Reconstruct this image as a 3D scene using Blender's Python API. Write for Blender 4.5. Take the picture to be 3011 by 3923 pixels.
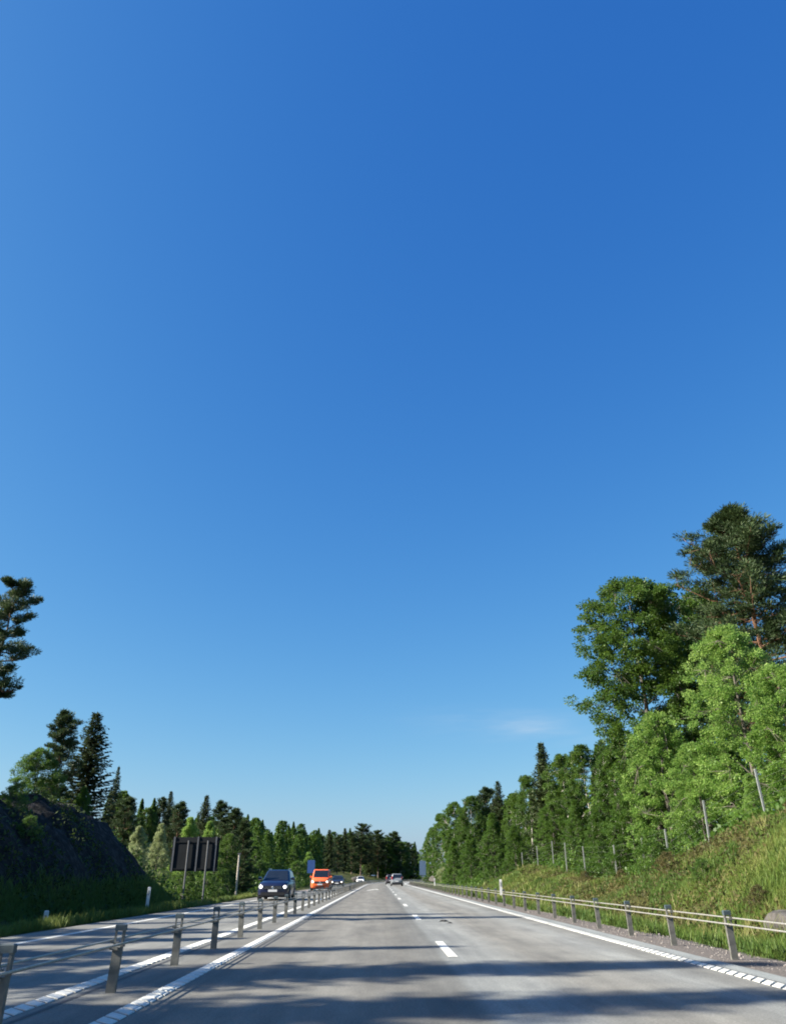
import bpy, bmesh, math, random
import numpy as np
from mathutils import Vector, Matrix

R = math.radians
for o in list(bpy.data.objects):
    bpy.data.objects.remove(o)
scn = bpy.context.scene
col = scn.collection

# ------------------------------------------------------------------ camera, sky, sun, exposure
CAM_H, PITCH, YAW = 1.2, R(26.2), R(0.9)          # yaw: camera turned right of the road's direction
FPX, IW, IH = 2847.0, 3011.0, 3923.0              # focal length in pixels of the photograph
cam = bpy.data.cameras.new('camera')
cam.sensor_fit = 'VERTICAL'
cam.sensor_height = 24.0
cam.lens = 24.0 * FPX / IH
cam.clip_start, cam.clip_end = 0.1, 5000
cam_o = bpy.data.objects.new('camera', cam)
col.objects.link(cam_o)
cam_o.location = (0, 0, CAM_H)
cam_o.rotation_euler = (R(90) + PITCH, 0, -YAW)
scn.camera = cam_o

SUN_EL, SUN_AZ = R(31), R(-102)                     # azimuth from +Y, negative = left of the road
world = bpy.data.worlds.new('World')
scn.world = world
world.use_nodes = True
nt = world.node_tree
bg = nt.nodes['Background']
sky = nt.nodes.new('ShaderNodeTexSky')
sky.sky_type = 'NISHITA'
sky.sun_disc = False
sky.sun_elevation = SUN_EL
sky.sun_rotation = SUN_AZ
sky.altitude = 0
sky.air_density = 1.0
sky.dust_density = 1.0
sky.ozone_density = 3.5
# a phone camera's tone curve for the clear sky, the same everywhere: gain * value ** power for each channel
sep, cmb = nt.nodes.new('ShaderNodeSeparateColor'), nt.nodes.new('ShaderNodeCombineColor')
nt.links.new(sky.outputs[0], sep.inputs[0])
SKY_CURVE = [(.486, 1.475), (1.126, .939), (2.767, .463)]
for i, (gain, power) in enumerate(SKY_CURVE):
    p_, g_ = nt.nodes.new('ShaderNodeMath'), nt.nodes.new('ShaderNodeMath')
    p_.operation, g_.operation = 'POWER', 'MULTIPLY'
    p_.inputs[1].default_value, g_.inputs[1].default_value = power, gain
    nt.links.new(sep.outputs[i], p_.inputs[0]); nt.links.new(p_.outputs[0], g_.inputs[0]); nt.links.new(g_.outputs[0], cmb.inputs[i])
# one faint cirrus wisp low over the right tree line
def wn(k, op=None, **kw):
    n_ = nt.nodes.new(k)
    if op: n_.operation = op
    for i_, v_ in kw.items():
        i_ = int(i_[1:])
        if hasattr(v_, 'is_linked') or hasattr(v_, 'node'): nt.links.new(v_, n_.inputs[i_])
        else: n_.inputs[i_].default_value = v_
    return n_.outputs[0]
tcw = nt.nodes.new('ShaderNodeTexCoord'); sxyz = nt.nodes.new('ShaderNodeSeparateXYZ'); nt.links.new(tcw.outputs['Generated'], sxyz.inputs[0])
azim = wn('ShaderNodeMath', 'ARCTAN2', i0=sxyz.outputs['X'], i1=sxyz.outputs['Y'])
elev = wn('ShaderNodeMath', 'ARCSINE', i0=sxyz.outputs['Z'])
cw = nt.nodes.new('ShaderNodeCombineXYZ')
nt.links.new(wn('ShaderNodeMath', 'MULTIPLY', i0=azim, i1=9.0), cw.inputs[0]); nt.links.new(wn('ShaderNodeMath', 'MULTIPLY', i0=elev, i1=60.0), cw.inputs[1])
nzw = nt.nodes.new('ShaderNodeTexNoise'); nzw.inputs['Scale'].default_value = 1.4; nzw.inputs['Detail'].default_value = 6; nt.links.new(cw.outputs[0], nzw.inputs['Vector'])
da = wn('ShaderNodeMath', 'DIVIDE', i0=wn('ShaderNodeMath', 'SUBTRACT', i0=azim, i1=.19), i1=.10)
de = wn('ShaderNodeMath', 'DIVIDE', i0=wn('ShaderNodeMath', 'SUBTRACT', i0=wn('ShaderNodeMath', 'ADD', i0=elev, i1=wn('ShaderNodeMath', 'MULTIPLY', i0=azim, i1=.06)), i1=.186), i1=.016)
r2 = wn('ShaderNodeMath', 'ADD', i0=wn('ShaderNodeMath', 'MULTIPLY', i0=da, i1=da), i1=wn('ShaderNodeMath', 'MULTIPLY', i0=de, i1=de))
wm = wn('ShaderNodeMath', 'MULTIPLY', i0=wn('ShaderNodeMath', 'EXPONENT', i0=wn('ShaderNodeMath', 'MULTIPLY', i0=r2, i1=-1.0)), i1=wn('ShaderNodeMath', 'MULTIPLY', i0=wn('ShaderNodeMath', 'POWER', i0=nzw.outputs[0], i1=2.5), i1=.75))
mxw = nt.nodes.new('ShaderNodeMix'); mxw.data_type = 'RGBA'
nt.links.new(wm, mxw.inputs[0]); nt.links.new(cmb.outputs[0], mxw.inputs[6]); mxw.inputs[7].default_value = (5.0, 5.6, 6.2, 1)
nt.links.new(mxw.outputs[2], bg.inputs['Color'])
bg.inputs['Strength'].default_value = 0.053

sun = bpy.data.lights.new('sun', 'SUN')
sun.energy = 5.0
sun.angle = R(0.55)
sun.color = (1.0, 0.93, 0.80)
sun_o = bpy.data.objects.new('sun', sun)
col.objects.link(sun_o)
sdir = Vector((math.sin(SUN_AZ) * math.cos(SUN_EL), math.cos(SUN_AZ) * math.cos(SUN_EL), math.sin(SUN_EL)))
sun_o.rotation_euler = sdir.to_track_quat('Z', 'Y').to_euler()
sun_o.location = (-40, -10, 40)

scn.view_settings.view_transform = 'Standard'
scn.view_settings.look = 'None'
scn.view_settings.exposure = 1.4
scn.view_settings.gamma = 1.0
scn.view_settings.use_curve_mapping = False
scn.cycles.filter_width = 1.9

# ------------------------------------------------------------------ helpers
def cx(Y):
    """sideways shift of the road axis: straight, then a gentle right-hand bend"""
    Y = np.asarray(Y, float)
    return np.where(Y > 150, (Y - 150) ** 2 / 1800.0, 0.0)

def ray(px, py, Y):
    """point at forward distance Y seen at a pixel of the photograph -> (X, z)"""
    xr, yu = (px - IW / 2) / FPX, -(py - IH / 2) / FPX
    ca, sa, cp, sp = math.cos(YAW), math.sin(YAW), math.cos(PITCH), math.sin(PITCH)
    d = (xr * ca - yu * sa * sp + sa * cp, -xr * sa - yu * ca * sp + ca * cp, yu * cp + sp)
    t = Y / d[1]
    return d[0] * t, CAM_H + d[2] * t

_rs = np.random.RandomState(11)
_tab = _rs.rand(256, 256)
def vnoise(x, y):
    x, y = np.asarray(x, float), np.asarray(y, float)
    xi, yi = np.floor(x).astype(int), np.floor(y).astype(int)
    fx, fy = x - xi, y - yi
    fx, fy = fx * fx * (3 - 2 * fx), fy * fy * (3 - 2 * fy)
    g = lambda a, b: _tab[a % 256, b % 256]
    return (g(xi, yi) * (1 - fx) + g(xi + 1, yi) * fx) * (1 - fy) + (g(xi, yi + 1) * (1 - fx) + g(xi + 1, yi + 1) * fx) * fy
def fbm(x, y, o=4):
    s, a = 0, 0.5
    for i in range(o):
        s = s + a * vnoise(x * 2 ** i + 17 * i, y * 2 ** i + 31 * i); a *= 0.5
    return s - 0.47
def sstep(a, b, x):
    t = np.clip((np.asarray(x, float) - a) / (b - a), 0, 1)
    return t * t * (3 - 2 * t)

def tag(o, label=None, cat=None, group=None, kind=None):
    if label: o['label'] = label
    if cat: o['category'] = cat
    if group: o['group'] = group
    if kind: o['kind'] = kind
    return o
def link(name, data, mat=None, parent=None, loc=None):
    o = bpy.data.objects.new(name, data)
    col.objects.link(o)
    if mat is not None and data is not None:
        if len(data.materials) == 0: data.materials.append(mat)
    if parent: o.parent = parent
    if loc is not None: o.location = loc
    return o
def empty(name, loc=(0, 0, 0), rz=0, scale=None):
    o = bpy.data.objects.new(name, None)
    o.empty_display_size = 0.3
    col.objects.link(o)
    o.location = loc; o.rotation_euler = (0, 0, rz)
    if scale is not None: o.scale = scale
    return o
def copy_part(o, parent, name=None):
    c = o.copy(); col.objects.link(c); c.parent = parent
    return c

class MB:
    """collects shapes for one mesh"""
    def __init__(s): s.v, s.f = [], []
    def add(s, vs, fs):
        b = len(s.v); s.v += [tuple(p) for p in vs]; s.f += [tuple(i + b for i in f) for f in fs]; return s
    def box(s, x0, x1, y0, y1, z0, z1):
        return s.add([(x0,y0,z0),(x1,y0,z0),(x1,y1,z0),(x0,y1,z0),(x0,y0,z1),(x1,y0,z1),(x1,y1,z1),(x0,y1,z1)],
                     [(0,3,2,1),(4,5,6,7),(0,1,5,4),(1,2,6,5),(2,3,7,6),(3,0,4,7)])
    def hexa(s, p):
        return s.add(p, [(0,3,2,1),(4,5,6,7),(0,1,5,4),(1,2,6,5),(2,3,7,6),(3,0,4,7)])
    def tube(s, pts, rad, n=6, cap=True):
        pts = [Vector(p) for p in pts]
        if not hasattr(rad, '__len__'): rad = [rad] * len(pts)
        vs, fs = [], []
        a = None
        for i, p in enumerate(pts):
            d = (pts[min(i + 1, len(pts) - 1)] - pts[max(i - 1, 0)]).normalized()
            if a is None:
                a = d.orthogonal().normalized()
            a = (a - d * a.dot(d)).normalized(); b = d.cross(a)
            for k in range(n):
                t = 2 * math.pi * k / n
                vs.append(p + (a * math.cos(t) + b * math.sin(t)) * rad[i])
        for i in range(len(pts) - 1):
            for k in range(n):
                fs.append((i*n+k, i*n+(k+1) % n, (i+1)*n+(k+1) % n, (i+1)*n+k))
        if cap:
            fs.append(tuple(range(n - 1, -1, -1))); fs.append(tuple(range((len(pts)-1)*n, len(pts)*n)))
        return s.add(vs, fs)
    def loft(s, rings, cap=True):
        n = len(rings[0]); vs = [p for r in rings for p in r]; fs = []
        for i in range(len(rings) - 1):
            for k in range(n):
                fs.append((i*n+k, i*n+(k+1) % n, (i+1)*n+(k+1) % n, (i+1)*n+k))
        if cap:
            fs.append(tuple(range(n - 1, -1, -1))); fs.append(tuple(range((len(rings)-1)*n, len(rings)*n)))
        return s.add(vs, fs)
    def lathe_x(s, prof, n=20, c=(0, 0, 0)):
        """profile of (x, radius) turned about the x axis"""
        return s.loft([[(c[0]+x, c[1]+r*math.cos(2*math.pi*k/n), c[2]+r*math.sin(2*math.pi*k/n)) for k in range(n)] for x, r in prof])
    def mesh(s, name, smooth=None):
        m = bpy.data.meshes.new(name)
        m.from_pydata(s.v, [], s.f); m.update()
        bm = bmesh.new(); bm.from_mesh(m); bmesh.ops.recalc_face_normals(bm, faces=bm.faces); bm.to_mesh(m); bm.free()
        if smooth is not None:
            m.polygons.foreach_set('use_smooth', [True] * len(m.polygons))
            m.set_sharp_from_angle(angle=R(smooth))
        return m
    def build(s, name, mat, parent=None, loc=None, smooth=None):
        return link(name, s.mesh(name, smooth), mat, parent, loc)

def quad_mesh(name, V, tint=None):
    """V: (N,4,3) -> N loose quads with a per-leaf tint attribute"""
    n = len(V); m = bpy.data.meshes.new(name)
    m.vertices.add(n * 4); m.loops.add(n * 4); m.polygons.add(n)
    m.vertices.foreach_set('co', V.reshape(-1).astype(np.float32))
    m.loops.foreach_set('vertex_index', np.arange(n * 4, dtype=np.int32))
    m.polygons.foreach_set('loop_start', np.arange(0, n * 4, 4, dtype=np.int32))
    m.update(calc_edges=True); m.validate()
    if tint is not None:
        a = m.attributes.new('tint', 'FLOAT', 'POINT')
        a.data.foreach_set('value', np.repeat(tint, 4).astype(np.float32))
    return m

# ------------------------------------------------------------------ materials
class NT:
    def __init__(s, name):
        s.m = bpy.data.materials.new(name); s.m.use_nodes = True; s.t = s.m.node_tree
        s.b = s.t.nodes['Principled BSDF']; s.out = s.t.nodes['Material Output']
    def n(s, k, **kw):
        nd = s.t.nodes.new(k)
        for a, v in kw.items(): setattr(nd, a, v)
        return nd
    def l(s, a, b): s.t.links.new(a, b)
    def noise(s, scale, detail=4, coord=None, rough=0.6, stretch=None):
        nz = s.n('ShaderNodeTexNoise'); nz.inputs['Scale'].default_value = scale
        nz.inputs['Detail'].default_value = detail; nz.inputs['Roughness'].default_value = rough
        if coord is None:
            tc = s.n('ShaderNodeTexCoord'); coord = tc.outputs['Object']
        if stretch:
            mp = s.n('ShaderNodeMapping'); mp.inputs['Scale'].default_value = stretch
            s.l(coord, mp.inputs['Vector']); coord = mp.outputs[0]
        s.l(coord, nz.inputs['Vector'])
        return nz.outputs['Fac']
    def ramp(s, fac, stops):
        r = s.n('ShaderNodeValToRGB'); e = r.color_ramp.elements
        while len(e) < len(stops): e.new(0.5)
        for i, (p, c) in enumerate(stops):
            e[i].position = p; e[i].color = (*c, 1) if len(c) == 3 else c
        s.l(fac, r.inputs['Fac'])
        return r.outputs['Color']
    def mix(s, fac, a, b, mode='MIX'):
        m = s.n('ShaderNodeMix', data_type='RGBA', blend_type=mode)
        if isinstance(fac, float): m.inputs['Factor'].default_value = fac
        else: s.l(fac, m.inputs['Factor'])
        for sock, v in (('A', a), ('B', b)):
            i = [x for x in m.inputs if x.name == sock and x.type == 'RGBA'][0]
            if isinstance(v, tuple): i.default_value = (*v, 1)
            else: s.l(v, i)
        return [x for x in m.outputs if x.type == 'RGBA'][0]
    def math(s, op, a, b=None, clamp=False):
        m = s.n('ShaderNodeMath', operation=op); m.use_clamp = clamp
        for i, v in enumerate((a, b)):
            if v is None: continue
            if isinstance(v, (int, float)): m.inputs[i].default_value = v
            else: s.l(v, m.inputs[i])
        return m.outputs[0]
    def bump(s, h, strength=0.4, dist=0.02):
        b = s.n('ShaderNodeBump'); b.inputs['Strength'].default_value = strength; b.inputs['Distance'].default_value = dist
        s.l(h, b.inputs['Height']); s.l(b.outputs[0], s.b.inputs['Normal'])

def mat_simple(name, c, rough=0.6, var=0.25, scale=6, metal=0.0, bump=0.0, coat=0.0, spec=0.5):
    t = NT(name)
    f = t.noise(scale)
    d = tuple(x * (1 - var) for x in c); e = tuple(min(1, x * (1 + var)) for x in c)
    t.l(t.ramp(f, [(0.3, d), (0.7, e)]), t.b.inputs['Base Color'])
    t.b.inputs['Roughness'].default_value = rough; t.b.inputs['Metallic'].default_value = metal
    t.b.inputs['Specular IOR Level'].default_value = spec
    t.b.inputs['Coat Weight'].default_value = coat
    if bump: t.bump(f, bump, 0.02)
    return t.m

def mat_leaf(name, dark, mid, light, trans=0.35, rough=0.5, patch=0.5):
    t = NT(name)
    at = t.n('ShaderNodeAttribute', attribute_name='tint')
    oi = t.n('ShaderNodeObjectInfo')
    fac = t.math('ADD', at.outputs['Fac'], t.math('MULTIPLY', t.math('SUBTRACT', oi.outputs['Random'], 0.5), 0.25), True)
    fac = t.math('ADD', fac, t.math('MULTIPLY', t.math('SUBTRACT', t.noise(.55, 3), 0.5), .7), True)
    c = t.ramp(fac, [(0.0, dark), (0.5, mid), (1.0, light)])
    t.l(c, t.b.inputs['Base Color'])
    t.b.inputs['Roughness'].default_value = rough
    t.b.inputs['Specular IOR Level'].default_value = 0.35
    tr = t.n('ShaderNodeBsdfTranslucent')
    t.l(t.mix(0.5, c, tuple(min(1, x * 1.6) for x in light)), tr.inputs['Color'])
    mx = t.n('ShaderNodeMixShader'); mx.inputs[0].default_value = trans
    t.l(t.b.outputs[0], mx.inputs[1]); t.l(tr.outputs[0], mx.inputs[2]); t.l(mx.outputs[0], t.out.inputs['Surface'])
    return t.m

def mat_emit(name, c, strength):
    t = NT(name)
    t.b.inputs['Base Color'].default_value = (*c, 1)
    t.b.inputs['Emission Color'].default_value = (*c, 1)
    t.b.inputs['Emission Strength'].default_value = strength
    t.b.inputs['Roughness'].default_value = 0.2
    return t.m

def mat_paint(name, c, rough=0.3):
    t = NT(name)
    f = t.noise(3.0, 3)
    t.l(t.ramp(f, [(0.3, tuple(x * 0.92 for x in c)), (0.75, tuple(min(1, x * 1.06) for x in c))]), t.b.inputs['Base Color'])
    dirt = t.noise(14, 4)
    t.l(t.ramp(dirt, [(0.3, (rough,) * 3), (0.8, (rough + 0.18,) * 3)]), t.b.inputs['Roughness'])
    t.b.inputs['Coat Weight'].default_value = 0.5; t.b.inputs['Coat Roughness'].default_value = 0.12
    return t.m

def mat_asphalt():
    t = NT('asphalt')
    uv = t.n('ShaderNodeUVMap', uv_map='road'); sp = t.n('ShaderNodeSeparateXYZ'); t.l(uv.outputs[0], sp.inputs[0])
    u = sp.outputs['X']
    # colour across the carriageway: lanes resurfaced at different times, wheel tracks, sealed joint
    mp = t.math('DIVIDE', t.math('ADD', u, 8.5), 14.1)
    wob = t.math('MULTIPLY', t.math('SUBTRACT', t.noise(0.35, 3, uv.outputs[0], stretch=(1, 0.12, 1)), 0.5), 0.022)
    mp = t.math('ADD', mp, wob)
    P = lambda x: (x + 8.5) / 14.1
    g = lambda v, w=0.0: (v * (1.01 + w), v * 1.02, v * (.95 - w))
    stops = [(P(-8.5), g(0.174, .03)), (P(-6.7), g(0.194)), (P(-5.6), g(0.154)), (P(-4.5), g(0.205)), (P(-3.4), g(0.174)), (P(-2.3), g(0.154, .04)),
             (P(-1.6), g(0.158, .05)), (P(-.8), g(0.184, .04)), (P(.35), g(0.154, .04)), (P(1.0), g(0.143, .0)), (P(1.12), g(0.215, -.03)), (P(1.9), g(0.241, -.02)),
             (P(2.6), g(0.190, .04)), (P(3.4), g(0.205, .02)), (P(4.1), g(0.246, -.02)), (P(4.7), g(0.174, .02)), (P(5.2), g(0.256, -.06))]
    c = t.ramp(mp, stops)
    fine = t.noise(34, 5, uv.outputs[0], 0.85)
    c = t.mix(1.0, c, t.ramp(fine, [(0.25, (.42,) * 3), (0.5, (1, 1, 1)), (0.78, (1.7,) * 3)]), 'MULTIPLY')
    blot = t.noise(1.1, 6, uv.outputs[0], 0.7, (1, 0.35, 1))
    c = t.mix(1.0, c, t.ramp(blot, [(0.3, (.70, .70, .71)), (0.7, (1.22, 1.21, 1.18))]), 'MULTIPLY')
    streak = t.noise(2.6, 4, uv.outputs[0], 0.6, (1, 0.03, 1))
    c = t.mix(1.0, c, t.ramp(streak, [(0.3, (.82,) * 3), (0.7, (1.14,) * 3)]), 'MULTIPLY')
    t.l(c, t.b.inputs['Base Color'])
    t.b.inputs['Roughness'].default_value = 0.8
    t.b.inputs['Specular IOR Level'].default_value = 0.3
    t.bump(fine, 0.5, 0.008)
    return t.m

def mat_ground():
    t = NT('ground_cover')
    at = t.n('ShaderNodeAttribute', attribute_name='rock')
    fac = at.outputs['Fac']
    n1, n2, n3 = t.noise(0.35, 5), t.noise(3.2, 5), t.noise(22, 3)
    grass = t.mix(1.0, t.ramp(n1, [(0.3, (.028, .05, .011)), (0.5, (.06, .076, .019)), (0.7, (.12, .10, .04))]),
                  t.ramp(n2, [(0.3, (.6, .6, .6)), (0.7, (1.3, 1.3, 1.2))]), 'MULTIPLY')
    soil = t.ramp(n2, [(0.3, (.05, .035, .022)), (0.7, (.12, .085, .055))])
    grass = t.mix(t.ramp(t.noise(1.3, 4), [(0.55, (0, 0, 0)), (0.72, (1, 1, 1))]), grass, soil)
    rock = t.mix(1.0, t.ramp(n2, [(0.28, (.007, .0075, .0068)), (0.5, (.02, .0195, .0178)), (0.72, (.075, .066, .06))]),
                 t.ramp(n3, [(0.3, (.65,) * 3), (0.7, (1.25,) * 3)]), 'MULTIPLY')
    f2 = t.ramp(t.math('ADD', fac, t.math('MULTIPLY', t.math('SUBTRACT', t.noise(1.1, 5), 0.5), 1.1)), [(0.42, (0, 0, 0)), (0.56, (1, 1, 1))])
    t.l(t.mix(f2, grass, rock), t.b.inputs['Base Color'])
    t.b.inputs['Roughness'].default_value = 0.95; t.b.inputs['Specular IOR Level'].default_value = 0.15
    t.bump(t.math('ADD', n2, t.math('MULTIPLY', n3, 0.4)), 0.9, 0.12)
    return t.m

def mat_bark(name, lo, hi, top=None, H=10.0):
    t = NT(name)
    f = t.noise(5, 5, None, 0.7, (1, 1, 0.25))
    c = t.ramp(f, [(0.3, lo), (0.7, hi)])
    if top:
        tc = t.n('ShaderNodeTexCoord'); s = t.n('ShaderNodeSeparateXYZ'); t.l(tc.outputs['Object'], s.inputs[0])
        c = t.mix(t.ramp(t.math('DIVIDE', s.outputs['Z'], H), [(0.2, (0, 0, 0)), (0.45, (1, 1, 1))]), c, t.ramp(f, [(0.3, tuple(x * .6 for x in top)), (0.7, top)]))
    t.l(c, t.b.inputs['Base Color']); t.b.inputs['Roughness'].default_value = 0.9
    t.bump(f, 0.6, 0.03)
    return t.m

M = {}
M['asphalt'] = mat_asphalt()
M['ground'] = mat_ground()
def mat_marking():
    t = NT('road_marking_paint')
    tc = t.n('ShaderNodeTexCoord'); ge = t.n('ShaderNodeNewGeometry')
    a, b = t.noise(2.2, 5, ge.outputs['Position'], .7), t.noise(26, 4, ge.outputs['Position'], .75)
    paint = t.ramp(b, [(0.25, (.5, .5, .46)), (0.6, (.68, .68, .62))])
    w = t.ramp(t.math('ADD', t.math('MULTIPLY', a, .6), t.math('MULTIPLY', b, .55)), [(0.60, (0, 0, 0)), (0.74, (1, 1, 1))])
    t.l(t.mix(w, paint, (.23, .225, .21)), t.b.inputs['Base Color'])
    t.b.inputs['Roughness'].default_value = .65
    t.bump(b, .3, .006)
    return t.m
M['marking'] = mat_marking()
M['seal'] = mat_simple('bitumen_seal', (.062, .062, .062), .7, .3, 8)
M['gravel'] = mat_simple('gravel', (.125, .108, .096), .95, .45, 28, bump=.9)
M['stone'] = mat_simple('gravel_stone', (.22, .20, .185), .9, .4, 9, bump=.4)
M['rock'] = mat_simple('granite', (.075, .07, .066), .9, .5, 4, bump=.9)
M['rock_mid'] = mat_simple('broken_granite', (.055, .052, .05), .95, .6, 3, bump=1.0)
M['rock_dark'] = mat_simple('lichen_granite', (.07, .066, .062), .95, .5, 5, bump=.9)
M['galv'] = mat_simple('galvanised_steel', (.145, .145, .13), .65, .4, 7, metal=.1, bump=.1)
M['cap'] = mat_simple('post_cap_plastic', (.06, .085, .095), .55, .2, 10)
M['cable'] = mat_simple('steel_cable', (.38, .37, .335), .5, .25, 30, metal=.4)
M['fence'] = mat_simple('weathered_fence_steel', (.28, .30, .29), .55, .2, 8, metal=.3)
M['white_plastic'] = mat_simple('white_plastic', (.7, .7, .67), .5, .06, 5)
M['reflector'] = mat_simple('reflector', (.30, .30, .30), .25, .2, 30)
M['sign_back'] = mat_simple('sign_back_aluminium', (.014, .017, .02), .75, .2, 2, metal=.0, spec=.2)
M['sign_rail'] = mat_simple('sign_rail_aluminium', (.10, .108, .12), .6, .15, 3)
M['sign_blue'] = mat_simple('sign_blue_face', (.035, .09, .27), .45, .1, 2)
M['sign_grey'] = mat_simple('sign_grey_face', (.10, .16, .27), .5, .15, 1.5)
M['wood_pole'] = mat_simple('weathered_pole', (.42, .39, .34), .85, .2, 6, bump=.3)
M['rubber'] = mat_simple('tyre_rubber', (.018, .018, .019), .8, .3, 14, bump=.2)
M['black'] = mat_simple('black_plastic', (.014, .014, .016), .55, .25, 12)
M['glass'] = mat_simple('car_glass', (.012, .016, .022), .06, .2, 1.5, spec=.7)
M['alloy'] = mat_simple('alloy_rim', (.45, .45, .46), .35, .12, 10, metal=.8)
M['chrome'] = mat_simple('chrome', (.65, .66, .68), .18, .06, 10, metal=.9)
M['plate'] = mat_simple('plate_white', (.72, .73, .74), .45, .05, 8)
M['lamp_on'] = mat_emit('headlamp_lit', (1.0, .97, .9), 1.8)
M['lamp_warm'] = mat_emit('headlamp_warm', (1.0, .78, .45), 3.0)
M['lamp_off'] = mat_simple('lamp_lens', (.45, .47, .5), .15, .1, 10, coat=.5)
M['tail'] = mat_simple('tail_lamp_red', (.32, .02, .018), .25, .2, 10, coat=.6)
M['blue_paint'] = mat_paint('dark_blue_car_paint', (.004, .010, .045), .3)
M['orange_paint'] = mat_paint('orange_van_paint', (.86, .15, .035), .4)
M['navy_paint'] = mat_paint('navy_car_paint', (.014, .022, .05), .3)
M['white_paint'] = mat_paint('white_car_paint', (.75, .75, .74), .3)
M['silver_paint'] = mat_paint('silver_car_paint', (.2, .225, .25), .35)
M['maroon_paint'] = mat_paint('dark_grey_car_paint', (.05, .045, .06), .3)
M['bark'] = mat_bark('grey_bark', (.05, .045, .038), (.14, .125, .105))
M['birch_bark'] = mat_bark('birch_bark', (.12, .11, .1), (.66, .64, .58))
M['pine_bark'] = mat_bark('pine_bark', (.07, .055, .045), (.16, .12, .09), (.155, .082, .047))
M['spruce_bark'] = mat_bark('spruce_bark', (.06, .045, .035), (.15, .11, .085))
M['leaf_dark'] = mat_leaf('dark_green_leaves', (0.01584, 0.04532, 0.007), (0.04928, 0.1081, 0.014), (0.1188, 0.1957, 0.034))
M['leaf_mid'] = mat_leaf('green_leaves', (0.02453, 0.06419, 0.00738), (0.05917, 0.1283, 0.0164), (0.1155, 0.1985, 0.0328))
M['leaf_light'] = mat_leaf('fresh_green_leaves', (.036, .095, .012), (.12, .235, .036), (.32, .45, .125), .42)
M['leaf_pale'] = mat_leaf('pale_willow_leaves', (.1, .15, .055), (.22, .28, .12), (.4, .44, .24), .35)
M['needle_spruce'] = mat_leaf('spruce_needles', (.012, .028, .011), (.032, .056, .018), (.07, .095, .032), .15, .6)
M['needle_pine'] = mat_leaf('pine_needles', (.013, .033, .013), (.034, .066, .022), (.074, .11, .038), .15, .6)
M['grass'] = mat_leaf('grass_blades', (.045, .105, .013), (.12, .18, .03), (.22, .22, .075), .3, .6)
M['heather'] = mat_leaf('heath_shrub_leaves', (.05, .05, .018), (.105, .10, .03), (.17, .13, .055), .25, .7)
M['moss'] = mat_leaf('fern_leaves', (0.0205, 0.041, 0.0082), (0.0451, 0.0779, 0.0164), (0.082, 0.123, 0.0246), .25, .7)

# ------------------------------------------------------------------ terrain
BY = [(-60, 3.0), (10, 3.0), (22, 3.0), (30, 2.7), (36, 1.6), (42, .95), (52, .85), (60, 1.2), (68, 1.9), (76, 1.7), (86, .5), (110, .3), (140, .9), (160, 1.2), (180, .6), (1000, .6)]
def height(X, Y):
    X, Y = np.asarray(X, float), np.asarray(Y, float)
    u = X - cx(Y)
    B = np.interp(Y, [a for a, b in BY], [b for a, b in BY])
    z = np.full(np.broadcast(X, Y).shape, -0.09)
    zr = -0.04 - 0.06 * sstep(5.3, 7.0, u) - 0.18 * sstep(6.9, 7.9, u)
    zr = zr + (B + .28) * sstep(8.1, 13.6, u) + np.clip((u - 13.6) * .09, 0, 3)
    nr = fbm(X * .35, Y * .35) * 0.9 * sstep(8, 11, u) + fbm(X * 1.3, Y * 1.3) * .28 * sstep(7.4, 9, u)
    z = np.where(u > 5.2, zr + nr, z)
    zl0 = -0.03 - 0.32 * sstep(-8.7, -10.4, u)
    t = np.clip((-11.2 - u) / 6.2, 0, 1)
    w = 1 - sstep(43, 52, Y)
    hill = (4.75) * (1 - (1 - t) ** 2.1) + np.clip((-u - 17.5) * .06, 0, 2)
    rk = fbm(X * .45, Y * .45, 5) * 1.6 + np.abs(fbm(X * .9 + 7, Y * .6)) * 1.2 + np.floor(fbm(X * .8 + 3, Y * .35, 3) * 7) * .09 + fbm(X * 2.1, Y * 2.1) * .5
    hill = hill + rk * sstep(0.02, .35, t)
    b2 = np.clip((-u - 13.5) * .22, 0, 4.5) + fbm(X * .3, Y * .3) * 1.0 * sstep(-11, -16, u)
    zl = zl0 + w * hill + (1 - w) * b2
    z = np.where(u < -8.3, zl, z)
    far = sstep(280, 420, Y)
    return z * (1 - far * .6)

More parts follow.
